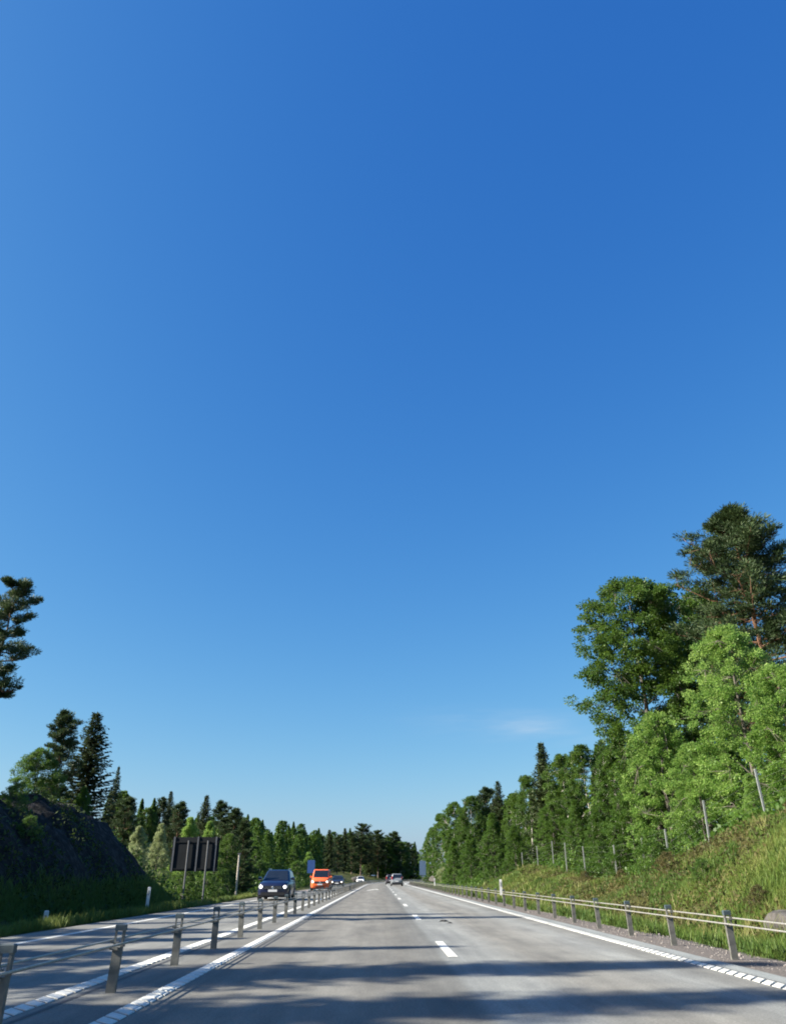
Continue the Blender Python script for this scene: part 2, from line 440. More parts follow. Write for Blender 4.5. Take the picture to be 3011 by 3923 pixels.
xs = np.concatenate([np.array([-900, -600, -400, -250, -160, -110, -80, -64, -54, -48]), np.arange(-44, 60.01, .5), np.array([64, 70, 80, 95, 120, 160, 250, 400, 600, 900])])
ys = np.concatenate([np.array([-300, -150, -80, -50, -35, -25]), np.arange(-20, 100, .6), np.arange(100, 260, 2.0), np.arange(260, 470, 5.0), np.array([480, 520, 600, 750, 1000, 1500])])
def grid_mesh(name, xs, ys):
    GX, GY = np.meshgrid(xs, ys)
    GX2 = GX + cx(np.minimum(GY, 470))
    Z = height(GX2, GY)
    Z[(np.abs(GX) > 300) | (GY > 900)] = 0.5
    V = np.stack([GX2, GY, Z], -1).reshape(-1, 3)
    nx, ny = len(xs), len(ys)
    idx = np.arange(nx * ny).reshape(ny, nx)
    F = np.stack([idx[:-1, :-1], idx[:-1, 1:], idx[1:, 1:], idx[1:, :-1]], -1).reshape(-1, 4)
    m = bpy.data.meshes.new(name)
    m.vertices.add(len(V)); m.loops.add(F.size); m.polygons.add(len(F))
    m.vertices.foreach_set('co', V.reshape(-1).astype(np.float32))
    m.loops.foreach_set('vertex_index', F.reshape(-1).astype(np.int32))
    m.polygons.foreach_set('loop_start', np.arange(0, F.size, 4, dtype=np.int32))
    m.update(calc_edges=True)
    m.polygons.foreach_set('use_smooth', [True] * len(F))
    U = GX.reshape(-1); YY = GY.reshape(-1)
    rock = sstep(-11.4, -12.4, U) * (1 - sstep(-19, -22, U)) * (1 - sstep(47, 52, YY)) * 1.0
    rock += np.exp(-((U - 9.0) / 1.6) ** 2 - ((YY - 17) / 3.2) ** 2) * .7
    rock += np.exp(-((U - 10.0) / 2.5) ** 2 - ((YY - 152) / 9) ** 2) * .8
    a = m.attributes.new('rock', 'FLOAT', 'POINT'); a.data.foreach_set('value', rock.astype(np.float32))
    return m
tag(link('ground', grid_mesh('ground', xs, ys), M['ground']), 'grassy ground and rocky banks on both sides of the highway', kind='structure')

def strip(name, us, s0, s1, z, mat, step=3.0, edge=None, skirt=None, wob=0):
    """sheet that follows the road between the cross positions us"""
    ss = [s0]
    while ss[-1] < s1: ss.append(min(s1, ss[-1] + step))
    vs, fs, uv = [], [], []
    n = len(us)
    for s in ss:
        for k, u in enumerate(us):
            w = 0
            if wob and k == n - 1: w = wob * float(fbm(s * .8, 3.3))
            zz = z[k] if hasattr(z, '__len__') else z
            if wob and 0 < k < n - 1: zz += float(fbm(s * 1.7, u * 3)) * .05
            vs.append((u + w + float(cx(s)), s, zz)); uv.append((u + w, s))
    for i in range(len(ss) - 1):
        for k in range(n - 1):
            fs.append((i*n+k, i*n+k+1, (i+1)*n+k+1, (i+1)*n+k))
    m = bpy.data.meshes.new(name); m.from_pydata(vs, [], fs); m.update()
    lay = m.uv_layers.new(name='road')
    for lp in m.loops: lay.data[lp.index].uv = uv[lp.vertex_index]
    return link(name, m, mat)

tag(strip('road', [-8.45, -8.4, -5, -2, 1, 3, 5.45, 5.5], -25, 470, [-.12, 0, 0, 0, 0, 0, 0, -.1], M['asphalt']), 'grey asphalt highway with a median barrier bending gently right', kind='structure')
tag(strip('gravel_shoulder', [5.42, 5.8, 6.3, 6.8, 7.35], -25, 300, [-.02, -.025, -.035, -.06, -.16], M['gravel'], .8, wob=.5), 'strip of brown grey gravel between asphalt and right verge', kind='structure')
tag(strip('gravel_verge', [-8.38, -8.6, -9.0], -25, 300, [-.02, -.03, -.1], M['gravel'], .8, wob=.4), 'narrow gravel edge beside the opposite lane', kind='structure')
rd = bpy.data.objects['road']

# painted lines: profiled bars up to 34 m, plain sheet beyond
def edge_line(name, u0, u1, label, near=(4.0, 34.0), pitch=.27, slant=.30):
    root = strip(name, [u0, u1], near[1], 470, .004, M['marking'], 3.0)
    tag(root, label, kind='structure')
    me = None; y = near[0]
    while y < near[1]:
        if me is None:
            w = pitch * .82
            b = MB().hexa([(u0, 0, .004), (u1, slant, .004), (u1, slant + w, .004), (u0, w, .004),
                           (u0 + .008, .012, .013), (u1 - .008, slant + .012, .013), (u1 - .008, slant + w - .012, .013), (u0 + .008, w - .012, .013)])
            o = b.build('marking_bar', M['marking'], root, (0, y, 0)); me = o.data
        else:
            link('marking_bar', me, None, root, (0, y, 0))
        y += pitch
    return root
edge_line('edge_line', 4.82, 5.04, 'white ribbed edge line along the right shoulder')
edge_line('edge_line', -2.63, -2.42, 'white ribbed edge line right of the median posts', slant=-.22)
edge_line('edge_line', -3.74, -3.52, 'white ribbed edge line left of the median posts', slant=-.22)
tag(strip('edge_line', [-7.42, -7.24], -20, 300, .004, M['marking']), 'white edge line on the far side of the opposite lane', kind='structure')
s_ = strip('bitumen_joint', [-3.42, -3.36], -20, 200, .004, M['seal']); s_.parent = rd
s_ = strip('bitumen_joint', [5.07, 5.10], -20, 60, .004, M['seal']); s_.parent = rd
dash = None
for k in range(14):
    y = 2.2 + 12.3 * k
    if dash is None:
        dash = MB().box(-.08, .08, 0, 3.4, .003, .008).build('lane_dash', M['marking'], rd, (1.24, y, 0))
    else:
        link('lane_dash', dash.data, None, rd, (1.24 + float(cx(y)), y, 0))
a = MB()
a.hexa([(-1.45, 86, .003), (-1.2, 86, .003), (-.55, 93, .003), (-.8, 93, .003), (-1.45, 86, .008), (-1.2, 86, .008), (-.55, 93, .008), (-.8, 93, .008)])
a.add([(-1.1, 93, .008), (-.1, 92, .008), (-.3, 97, .008)], [(0, 1, 2)])
a.build('lane_change_arrow', M['marking'], rd)

# ------------------------------------------------------------------ plants
def leaf_quads(C, D, N, L, W):
    """leaves at C pointing along D, lying across N; L, W length and width arrays"""
    D = D / np.maximum(np.linalg.norm(D, axis=1, keepdims=True), 1e-6)
    S = np.cross(D, N); S = S / np.maximum(np.linalg.norm(S, axis=1, keepdims=True), 1e-6)
    L = L[:, None]; W = W[:, None]
    return np.stack([C - D * L * .5, C - S * W * .5 + D * L * .05, C + D * L * .5, C + S * W * .5 + D * L * .05], 1)

def rnd_unit(rs, n):
    v = rs.normal(size=(n, 3)); return v / np.linalg.norm(v, axis=1, keepdims=True)

def make_broadleaf(seed, H, cb, Rad, ncl, per, leaf, prof, clr=(.55, 1.0), gap_lim=0.0):
    rs = np.random.RandomState(seed)
    tr = MB()
    bend = rs.normal(size=(6, 2)) * .06 * H / 8
    zs = np.linspace(-.4, H * .92, 6)
    tp = [(bend[i, 0] * i / 3, bend[i, 1] * i / 3, zs[i]) for i in range(6)]
    r0 = .014 * H + .02
    tr.tube(tp, [r0 * (1 - .9 * i / 5) for i in range(6)], 7)
    axis = lambda z: np.array([np.interp(z, zs, [p[0] for p in tp]), np.interp(z, zs, [p[1] for p in tp]), z])
    Q, T, cl = [], [], []
    limbs = []
    for l in range(26):
        t = (l + rs.rand()) / 26
        z = cb * H + (1 - cb) * H * t * .95
        rr = Rad * np.interp(t, [p[0] for p in prof], [p[1] for p in prof]) * rs.uniform(.5, .85)
        ang = l * 2.39996 + rs.normal() * .4
        tip = axis(z) + np.array([math.cos(ang) * rr, math.sin(ang) * rr, rs.normal() * .2])
        st = axis(max(.10 * H, z - rr * .9))
        mid = st * .5 + tip * .5 + np.array([0, 0, .06 * rr]) + rs.normal(size=3) * .08
        tr.tube([st, mid, tip], [r0 * .22 * (1 - .6 * t), r0 * .12 * (1 - .6 * t), .008], 4)
        limbs.append(tip)
    limbs = np.array(limbs)
    ph = rs.rand(4) * 6.28
    k = 0
    while len(cl) < ncl and k < ncl * 6:
        k += 1
        t = rs.rand() ** .9
        z = cb * H + (1 - cb) * H * t * .97
        an = rs.rand() * 6.283
        lob = 1 + .20 * math.sin(3 * an + ph[0] + t * 7) + .16 * math.sin(2 * an - t * 11 + ph[1]) + .10 * math.sin(5 * an + 17 * t + ph[2])
        hole = fbm(an * 1.2 + ph[3] * 9 + 3, t * (1 - cb) * H / Rad * 1.6 + ph[0] * 5)
        if hole > .14 + gap_lim: continue
        rmax = Rad * np.interp(t, [p[0] for p in prof], [p[1] for p in prof]) * lob
        rr = rmax * (.38 + .62 * rs.rand() ** .55)
        p = axis(z) + np.array([math.cos(an) * rr, math.sin(an) * rr, 0])
        tip = limbs[np.argmin(np.sum((limbs - p) ** 2, 1))]
        cl.append((p, rs.uniform(*clr), tip))
        if rs.rand() < .35: tr.tube([tip, p], [.02, .006], 3, False)
    for p, rc, tip in cl:
        n = int(per * rc ** 1.6 * rs.uniform(.6, 1.2)) + 8
        d = rnd_unit(rs, n); rad = rc * .62 * rs.rand(n) ** .45
        C = p + d * rad[:, None] * np.array([1, 1, .68])
        out = C - axis(p[2]); out[:, 2] *= .4
        D = d + .5 * out / (np.linalg.norm(out, axis=1, keepdims=True) + .2) + np.array([0, 0, -.35])
        N = rnd_unit(rs, n) * .8 + np.array([0, 0, .8])
        s = leaf * rs.uniform(.65, 1.3, n)
        Q.append(leaf_quads(C, D, N, s, s * rs.uniform(.55, .8, n)))
        T.append(np.clip(rs.normal(.42, .2, n) + rs.normal() * .13, 0, 1))
    return tr.mesh('trunk', 60), quad_mesh('crown', np.concatenate(Q), np.concatenate(T)), H

def make_spruce(seed, H, Rad, leaf=.24, rag=.25, dens=1.0):
    rs = np.random.RandomState(seed)
    tr = MB(); r0 = .012 * H + .03
    tr.tube([(0, 0, -.4), (.03, 0, H * .3), (0, .04, H * .65), (0, 0, H)], [r0, r0 * .75, r0 * .4, .012], 7)
    C, D, N, L = [], [], [], []
    z = .07 * H
    while z < H * .985:
        t = z / H
        nb = rs.randint(5, 8)
        a0 = rs.rand() * 6.28
        for b in range(nb):
            an = a0 + b * 6.283 / nb + rs.normal() * .2
            ln = Rad * ((1 - t) ** .85 * .96 + .04) * rs.uniform(1 - rag * 1.6, 1 + rag * .6)
            if t < .2: ln *= .75 + t
            if ln < .12: ln = .12
            dx, dy = math.cos(an), math.sin(an)
            rise = -.42 + .75 * t
            m = max(4, int(ln / .13 * dens))
            ss = (np.arange(m) + rs.rand(m)) / m
            P = np.stack([dx * ln * ss, dy * ln * ss, z + ln * (rise * ss + .28 * ss ** 2.4)], 1)
            if ln > .6: tr.tube([(0, 0, z), (dx * ln * .5, dy * ln * .5, z + ln * rise * .5), tuple(P[-1])], [.028, .016, .005], 3, False)
            for side in (-1, 1, 0):
                k = len(P)
                sd = np.array([-dy, dx, 0]) * side
                dd = np.array([dx, dy, .05]) * .8 + sd * .9 + np.array([0, 0, -.35]) + rs.normal(size=(k, 3)) * .25
                l = leaf * rs.uniform(.7, 1.35, k) * (1 - .35 * ss) * (1.15 if side else .9) * (.6 + .4 * min(1, ln / 1.2))
                C.append(P + dd * l[:, None] * .42 + rs.normal(size=(k, 3)) * .03); D.append(dd)
                N.append(np.array([0, 0, 1.0]) + rs.normal(size=(k, 3)) * .55); L.append(l)
        z += (.13 + .15 * (1 - t)) * rs.uniform(.8, 1.2) * (H / 12) ** .5
    k = 14
    C.append(np.stack([rs.normal(size=k) * .02, rs.normal(size=k) * .02, H - rs.rand(k) * .5], 1)); D.append(np.array([0, 0, 1.]) + rs.normal(size=(k, 3)) * .25)
    N.append(rnd_unit(rs, k)); L.append(np.full(k, .2))
    C, D, N, L = map(np.concatenate, (C, D, N, L))
    T = np.clip(rs.normal(.45, .2, len(C)) + .15 * (np.hypot(C[:, 0], C[:, 1]) / Rad), 0, 1)
    return tr.mesh('trunk', 60), quad_mesh('crown', leaf_quads(C, D, N, L, L * .5), T), H

def make_pine(seed, H, cb, Rad, nlimb=30, puffs=8, per=60, nl=.26, flat=.55, wide=(.55, 1.0)):
    rs = np.random.RandomState(seed)
    tr = MB(); r0 = .011 * H + .06
    bx = rs.normal(size=(7, 2)) * .1
    zs = np.linspace(-.4, H * .97, 7); bx[0] *= 0
    tp = [(bx[i, 0] * i / 3, bx[i, 1] * i / 3, zs[i]) for i in range(7)]
    tr.tube(tp, [r0 * (1 - .85 * i / 6) for i in range(7)], 8)
    axis = lambda z: np.array([np.interp(z, zs, [p[0] for p in tp]), np.interp(z, zs, [p[1] for p in tp]), z])
    C, D, N, L, T = [], [], [], [], []
    for l in range(nlimb):
        t = (l + rs.rand() * .8) / nlimb
        z = H * (cb + (1 - cb) * t)
        prof = math.sin(math.pi * (.18 + .80 * t)) ** .7
        ln = Rad * prof * rs.uniform(*wide)
        an = l * 2.4 + rs.normal() * .5
        dx, dy = math.cos(an), math.sin(an)
        up = -.05 + .7 * t + rs.normal() * .12
        st = axis(z - .25 * ln * max(0, up))
        tip = st + np.array([dx * ln, dy * ln, ln * up])
        mid = (st + tip) / 2 + np.array([0, 0, -.08 * ln]) + rs.normal(size=3) * .1
        tr.tube([st, mid, tip], [r0 * .3 * (1.1 - t * .7), r0 * .18 * (1.1 - t * .7), .015], 5, False)
        for p in range(puffs):
            s = .2 + .8 * (p + rs.rand()) / puffs
            b = (st * (1 - s) ** 2 + 2 * mid * s * (1 - s) + tip * s * s)
            off = np.array([-dy, dx, 0]) * rs.normal() * .22 * ln + np.array([0, 0, abs(rs.normal()) * .17 * ln])
            c = b + off * (1.15 - .5 * s)
            tr.tube([b, c], [.02, .008], 3, False)
            n = int(per * rs.uniform(.7, 1.3)); rc = rs.uniform(.30, .62) * (Rad / 3.5) ** .5
            d = rnd_unit(rs, n); d[:, 2] = d[:, 2] * flat + .15
            CC = c + d * rc * (rs.rand(n)[:, None] ** .5)
            C.append(CC); D.append(d + np.array([dx, dy, .7]) * .4 + rs.normal(size=(n, 3)) * .2); N.append(rnd_unit(rs, n)); L.append(nl * rs.uniform(.7, 1.2, n))
            T.append(np.clip(rs.normal(.45, .18, n) + .25 * d[:, 2], 0, 1))
    C, D, N, L, T = map(np.concatenate, (C, D, N, L, T))
    return tr.mesh('trunk', 60), quad_mesh('crown', leaf_quads(C, D, N, L, L * .2), T), H

OV = [(0, .55), (.25, .95), (.5, 1), (.75, .8), (.92, .5), (1, .2)]
CO = [(0, .8), (.15, 1), (.4, .9), (.7, .55), (.9, .25), (1, .08)]
BU = [(0, .9), (.3, 1), (.6, .85), (.85, .5), (1, .2)]
TA = [(0, .5), (.2, .8), (.5, 1), (.8, .95), (.93, .7), (1, .35)]
PR = {
    'big_a': make_broadleaf(1, 20, .16, 3.9, 820, 190, .150, TA, clr=(.6, 1.1)),
    'big_b': make_broadleaf(2, 20, .30, 3.5, 460, 170, .150, TA, clr=(.55, 1.0), gap_lim=-.05),
    'asp_a': make_broadleaf(3, 13, .07, 3.1, 640, 210, .118, OV, clr=(.38, .8)),
    'asp_b': make_broadleaf(4, 10, .05, 2.5, 480, 200, .118, OV, clr=(.36, .75)),
    'con_a': make_broadleaf(5, 10, .03, 2.5, 460, 150, .135, CO, clr=(.38, .72)),
    'birch_a': make_broadleaf(6, 14, .14, 3.0, 460, 130, .17, OV, clr=(.5, .9)),
    'birch_b': make_broadleaf(7, 14, .04, 3.3, 520, 130, .17, OV, clr=(.5, 1.0)),
    'bush_a': make_broadleaf(8, 3, .03, 1.5, 170, 160, .10, BU, clr=(.3, .55)),
    'bush_b': make_broadleaf(9, 3, .01, 1.7, 180, 150, .10, BU, clr=(.3, .55)),
    'spr_a': make_spruce(21, 12, 2.9, .30, .25, 1.3),
    'spr_b': make_spruce(22, 12, 2.5, .30, .35, 1.3),
    'spr_c': make_spruce(23, 18, 4.0, .42, .3, 1.1),
    'pine_a': make_pine(31, 21, .30, 5.2, 72, 15, 120, .27),
    'pine_b': make_pine(32, 12, .22, 3.0, 44, 9, 80, .28),
    'pine_c': make_pine(33, 12, .08, 2.9, 52, 9, 80, .28, wide=(.4, 1.0)),
    'pine_d': make_pine(34, 14, .52, 2.6, 24, 13, 110, .22, wide=(.4, 1.0)),
}
def kind_mats(k):
    if k.startswith('spr'): return 'spruce_bark', 'needle_spruce'
    if k.startswith('pine'): return 'pine_bark', 'needle_pine'
    if k.startswith('birch'): return 'birch_bark', 'leaf_mid'
    return 'bark', 'leaf_mid'
def plant(name, kind, X, Y, top, label, cat, group, leaf=None, wide=1.0, rz=None, sink=.1, bark=None):
    tm, cm, H0 = PR[kind]
    z = float(height(X, Y)) - sink
    s = max(.15, (top - z) / H0)
    rz = (X * 7.3 + Y * 3.1) % 6.28 if rz is None else rz
    root = empty(name, (X, Y, z), rz, (s * wide, s * wide, s))
    b, lf = kind_mats(kind)
    for part, me, mt in (('trunk', tm, bark or b), ('crown', cm, leaf or lf)):
        if len(me.materials) == 0: me.materials.append(M[mt])
        o = link(part, me, None, root)
        o.material_slots[0].link = 'OBJECT'; o.material_slots[0].material = M[mt]
    return tag(root, label, cat, group)

def tree_at(name, kind, px, py, Y, label, group, leaf=None, wide=1.0, cat='tree', rz=None, bark=None):
    X, z = ray(px, py, Y)
    return plant(name, kind, X, Y, z, label, cat, group, leaf, wide, rz, bark=bark)

GR, GL, GF = 'trees along the right side of the road', 'trees on the left behind the rock bank', 'far trees closing the view along the road'
for a in [
 # right-hand side, near to far
 ('broadleaf_tree', 'asp_a', 2770, 2385, 35, 'fresh light green tree at the right edge below the tall pine', GR, 'leaf_light', 1.0),
 ('broadleaf_tree', 'asp_b', 2960, 2540, 32, 'light green tree cut by the right picture edge', GR, 'leaf_light', 1.0),
 ('broadleaf_tree', 'asp_b', 2640, 2840, 39, 'light green young tree just left of the fresh tree at the right edge', GR, 'leaf_light', .9),
 ('broadleaf_tree', 'asp_b', 2500, 2720, 45, 'yellow green tree standing under the big dark crown, behind the fence', GR, 'leaf_light', .95),
 ('broadleaf_tree', 'big_a', 2395, 2225, 52, 'tallest broad dark green tree rising alone against the sky', GR, 'leaf_dark', 1.0),
 ('broadleaf_tree', 'big_b', 2560, 2250, 55, 'tall green tree with bare trunk and sky gaps, left of the pine', GR, 'leaf_dark', 1.0),
 ('broadleaf_tree', 'birch_b', 2650, 2245, 58, 'tall green tree filling the gap behind the boughs of the tall pine', GR, 'leaf_dark', .75),
 ('pine_tree', 'pine_a', 2800, 1975, 45, 'tall dark pine with spreading boughs at the upper right edge', GR, None, 1.0),
 ('broadleaf_tree', 'asp_b', 2400, 3010, 50, 'small mid green tree behind the fence, beneath the tallest dark tree', GR, 'leaf_mid', 1.0),
 ('birch_tree', 'birch_a', 2340, 2850, 60, 'slim birch with white trunk showing left of the tallest dark tree', GR, 'leaf_mid', .8),
 ('spruce_tree', 'spr_b', 2300, 2830, 64, 'dull brown green spruce at the left foot of the tallest dark tree', GR, None, 1.1),
 ('broadleaf_tree', 'birch_a', 2230, 2848, 72, 'round topped birch with a notch of sky on its right', GR, 'leaf_dark', .9),
 ('birch_tree', 'birch_b', 2150, 2885, 80, 'dark birch between the pointed spruce and the round topped birch', GR, 'leaf_dark', .9),
 ('spruce_tree', 'spr_c', 2070, 2842, 90, 'pointed dark spruce standing higher than its right side neighbours', GR, None, 1.0),
 ('broadleaf_tree', 'birch_b', 2020, 2965, 97, 'dark green tree on the left shoulder of the pointed spruce', GR, 'leaf_dark', .8),
 ('broadleaf_tree', 'birch_a', 1965, 3035, 106, 'bushy dark tree in the dip between two spruces', GR, 'leaf_dark', .9),
 ('spruce_tree', 'spr_b', 1905, 2990, 116, 'second pointed spruce, halfway along the right tree line', GR, None, 1.15),
 ('pine_tree', 'pine_b', 1862, 3022, 128, 'small pine crown peeping just left of the second spruce', GR, None, 1.0),
 ('broadleaf_tree', 'birch_b', 1800, 3045, 126, 'rounded green tree left of the small pine crown', GR, 'leaf_dark', .95),
 ('broadleaf_tree', 'birch_a', 1738, 3068, 136, 'tall green tree near the left end of the right tree line', GR, 'leaf_mid', .95),
 ('broadleaf_tree', 'birch_b', 1690, 3112, 146, 'green tree two places from the left end of the right tree line', GR, 'leaf_mid', .85),
 ('broadleaf_tree', 'birch_a', 1655, 3165, 158, 'narrow green tree next to the left end of the right tree line', GR, 'leaf_mid', .85),
 ('broadleaf_tree', 'asp_b', 1637, 3215, 168, 'last low tree where the right tree line meets the bend', GR, 'leaf_mid', .8),
 ('birch_tree', 'con_a', 1885, 3110, 88, 'pale grey green birch in front of the second spruce, reaching to the verge', GR, 'leaf_mid', 1.0),
 ('broadleaf_tree', 'con_a', 1965, 3160, 84, 'green sapling right of the pale birch, above the grassy mound', GR, 'leaf_mid', 1.1),
 ('broadleaf_tree', 'con_a', 1800, 3190, 100, 'green sapling left of the pale birch by the verge', GR, 'leaf_mid', 1.1),
 ('broadleaf_tree', 'con_a', 1735, 3215, 116, 'low green tree on the verge beyond the far white delineator', GR, 'leaf_mid', 1.1),
 ('broadleaf_tree', 'asp_b', 2110, 3070, 78, 'mid green tree behind the grassy mound and first fence posts', GR, 'leaf_mid', 1.0),
 ('broadleaf_tree', 'con_a', 2200, 3060, 69, 'green tree behind the third fence post from the far end', GR, 'leaf_mid', 1.0),
 ('broadleaf_tree', 'con_a', 2280, 3080, 62, 'leafy tree behind the middle of the wire fence', GR, 'leaf_mid', 1.05),
 ('broadleaf_tree', 'con_a', 2860, 2960, 31, 'light green sapling low at the right edge above the grass bank', GR, 'leaf_light', .9),
 # left-hand side
 ('pine_tree', 'pine_d', 62, 2240, 25, 'near pine whose boughs enter at the left picture edge', GL, None, .85),
 ('pine_tree', 'pine_c', 262, 2735, 74, 'dark pine with crooked top above the rock bank', GL, None, .95),
 ('spruce_tree', 'spr_a', 376, 2728, 78, 'tall ragged spruce above the rock bank', GL, None, 1.4),
 ('broadleaf_tree', 'asp_b', 165, 2860, 66, 'green leafy tree at far left above the rock bank', GL, 'leaf_mid', 1.0),
 ('broadleaf_tree', 'con_a', 330, 3010, 66, 'small sunlit green tree at the foot of the ragged spruce', GL, 'leaf_mid', .8),
 ('spruce_tree', 'spr_b', 458, 2935, 86, 'thin bluish spruce right of the tall ragged spruce', GL, None, .75),
 ('pine_tree', 'pine_c', 490, 3060, 70, 'low bushy pine where the rock bank slopes down', GL, None, 1.2),
 ('broadleaf_tree', 'birch_b', 570, 3090, 88, 'green tree behind the pale willow', GL, 'leaf_dark', .9),
 ('pine_tree', 'pine_c', 624, 3060, 96, 'small dark pine top above the pale willow', GL, None, .9),
 ('spruce_tree', 'spr_a', 658, 3030, 104, 'thin spruce tip left of the road sign', GL, None, .9),
 ('pine_tree', 'pine_c', 692, 3078, 92, 'olive pine directly above the left edge of the road sign', GL, None, 1.1),
 ('willow_tree', 'con_a', 540, 3160, 54, 'pale silvery willow beside the end of the rock bank', GL, 'leaf_pale', 1.05),
 ('willow_tree', 'con_a', 622, 3150, 57, 'pale silvery willow next to the road sign', GL, 'leaf_pale', .8),
 ('broadleaf_tree', 'con_a', 735, 3125, 64, 'sunlit yellow green tree behind the road sign', GL, 'leaf_light', .95),
 ('broadleaf_tree', 'con_a', 805, 3140, 66, 'small conical light green tree over the right half of the road sign', GL, 'leaf_light', .75),
 ('spruce_tree', 'spr_a', 794, 3045, 101, 'spruce with the highest tip behind the road sign', GL, None, 1.1),
 ('pine_tree', 'pine_c', 855, 3075, 99, 'dark pine right of the highest spruce tip', GL, None, 1.0),
 ('pine_tree', 'pine_c', 903, 3105, 97, 'bushy pine third from the right in the left group', GL, None, 1.3),
 ('pine_tree', 'pine_c', 938, 3150, 72, 'dark pine at the right end of the left group', GL, None, 1.1),
 ('broadleaf_tree', 'asp_b', 880, 3190, 68, 'dark leafy tree standing right of the road sign', GL, 'leaf_dark', .9),
 # middle left and far
 ('broadleaf_tree', 'birch_b', 985, 3238, 118, 'green tree by the pale pole left of the blue car', GF, 'leaf_mid', .9),
 ('broadleaf_tree', 'birch_a', 1035, 3225, 150, 'light crowned tree above the blue car', GF, 'leaf_mid', 1.0),
 ('spruce_tree', 'spr_a', 1090, 3195, 175, 'spruce tip rising above the light crowned trees over the blue car', GF, None, 1.2),
 ('broadleaf_tree', 'birch_b', 1130, 3232, 160, 'rounded light green tree between blue car and orange van', GF, 'leaf_mid', 1.0),
 ('broadleaf_tree', 'birch_b', 1170, 3212, 215, 'dark round tree left of the blue sign behind the van', GF, 'leaf_dark', 1.1),
 ('broadleaf_tree', 'birch_b', 1185, 3262, 168, 'bright green tree directly behind the blue sign', GF, 'leaf_light', .9),
 ('pine_tree', 'pine_c', 1225, 3205, 250, 'dark pine above the orange van', GF, None, 1.2),
 ('spruce_tree', 'spr_a', 1263, 3178, 265, 'pointed spruce above the right side of the orange van', GF, None, 1.3),
 ('pine_tree', 'pine_c', 1295, 3205, 290, 'dark pine above the navy car', GF, None, 1.2),
 ('spruce_tree', 'spr_c', 1322, 3172, 310, 'tall spruce left of the white car', GF, None, 1.1),
 ('pine_tree', 'pine_c', 1350, 3192, 325, 'pine directly above the white car', GF, None, 1.3),
 ('pine_tree', 'pine_b', 1385, 3158, 330, 'highest pine crown in the far centre', GF, None, 1.2),
 ('spruce_tree', 'spr_c', 1415, 3195, 340, 'spruce right of the highest far pine', GF, None, 1.2),
 ('pine_tree', 'pine_b', 1450, 3183, 345, 'feathery pine crown above the vanishing point of the road', GF, None, 1.2),
 ('broadleaf_tree', 'birch_b', 1478, 3205, 352, 'round dark tree above the grey car ahead', GF, 'leaf_dark', 1.3),
 ('pine_tree', 'pine_c', 1505, 3190, 355, 'broad dark pine above the silver car', GF, None, 1.4),
 ('broadleaf_tree', 'birch_b', 1535, 3222, 360, 'round tree a step down right of the broad far pine', GF, 'leaf_dark', 1.3),
 ('pine_tree', 'pine_c', 1570, 3232, 368, 'pine near the right end of the far trees', GF, None, 1.3),
 ('spruce_tree', 'spr_c', 1602, 3262, 378, 'last far spruce before the right tree line', GF, None, 1.3),
]:
    tree_at(*a[:7], *a[7:])

# trees standing on the rock bank beside the camera, outside the picture; they shade the road
for X, Y, top, k in [(-16.5, -12, 15, 'pine_b'), (-17, -7.0, 16.5, 'spr_a'), (-19.5, -3, 16.5, 'spr_b'), (-18.5, 1.0, 13.0, 'pine_c'), (-20.5, 4.6, 17.0, 'spr_b'),
                     (-18.6, 8.4, 15.4, 'spr_a'), (-20.5, 12.0, 13.6, 'spr_b'), (-22.5, 17.0, 13.0, 'spr_b'),
                     (-24.0, 25.5, 16.6, 'spr_a'), (-25.0, 30.5, 12.6, 'birch_a'), (-24.5, 35, 13.2, 'spr_b'), (-27.0, 39, 13.0, 'pine_c'), (-26, 43, 12.8, 'spr_a'),
                     (-17.6, 6.0, 9.2, 'con_a'), (-17.8, 10.8, 8.6, 'asp_b'), (-18.2, 15.6, 9.4, 'con_a'), (-18.0, 19.2, 8.4, 'asp_b'), (-18.6, 22.6, 9.0, 'spr_b'), (-19.2, 27.6, 9.0, 'con_a'), (-20.4, 33.0, 9.4, 'asp_b')]:
    nm = 'pine_tree' if k.startswith('pine') else 'spruce_tree' if k.startswith('spr') else 'birch_tree'
    plant(nm, k, X, Y, top, 'tree on the left rock bank beside the camera, shading the road', 'tree', 'roadside trees left of the picture')

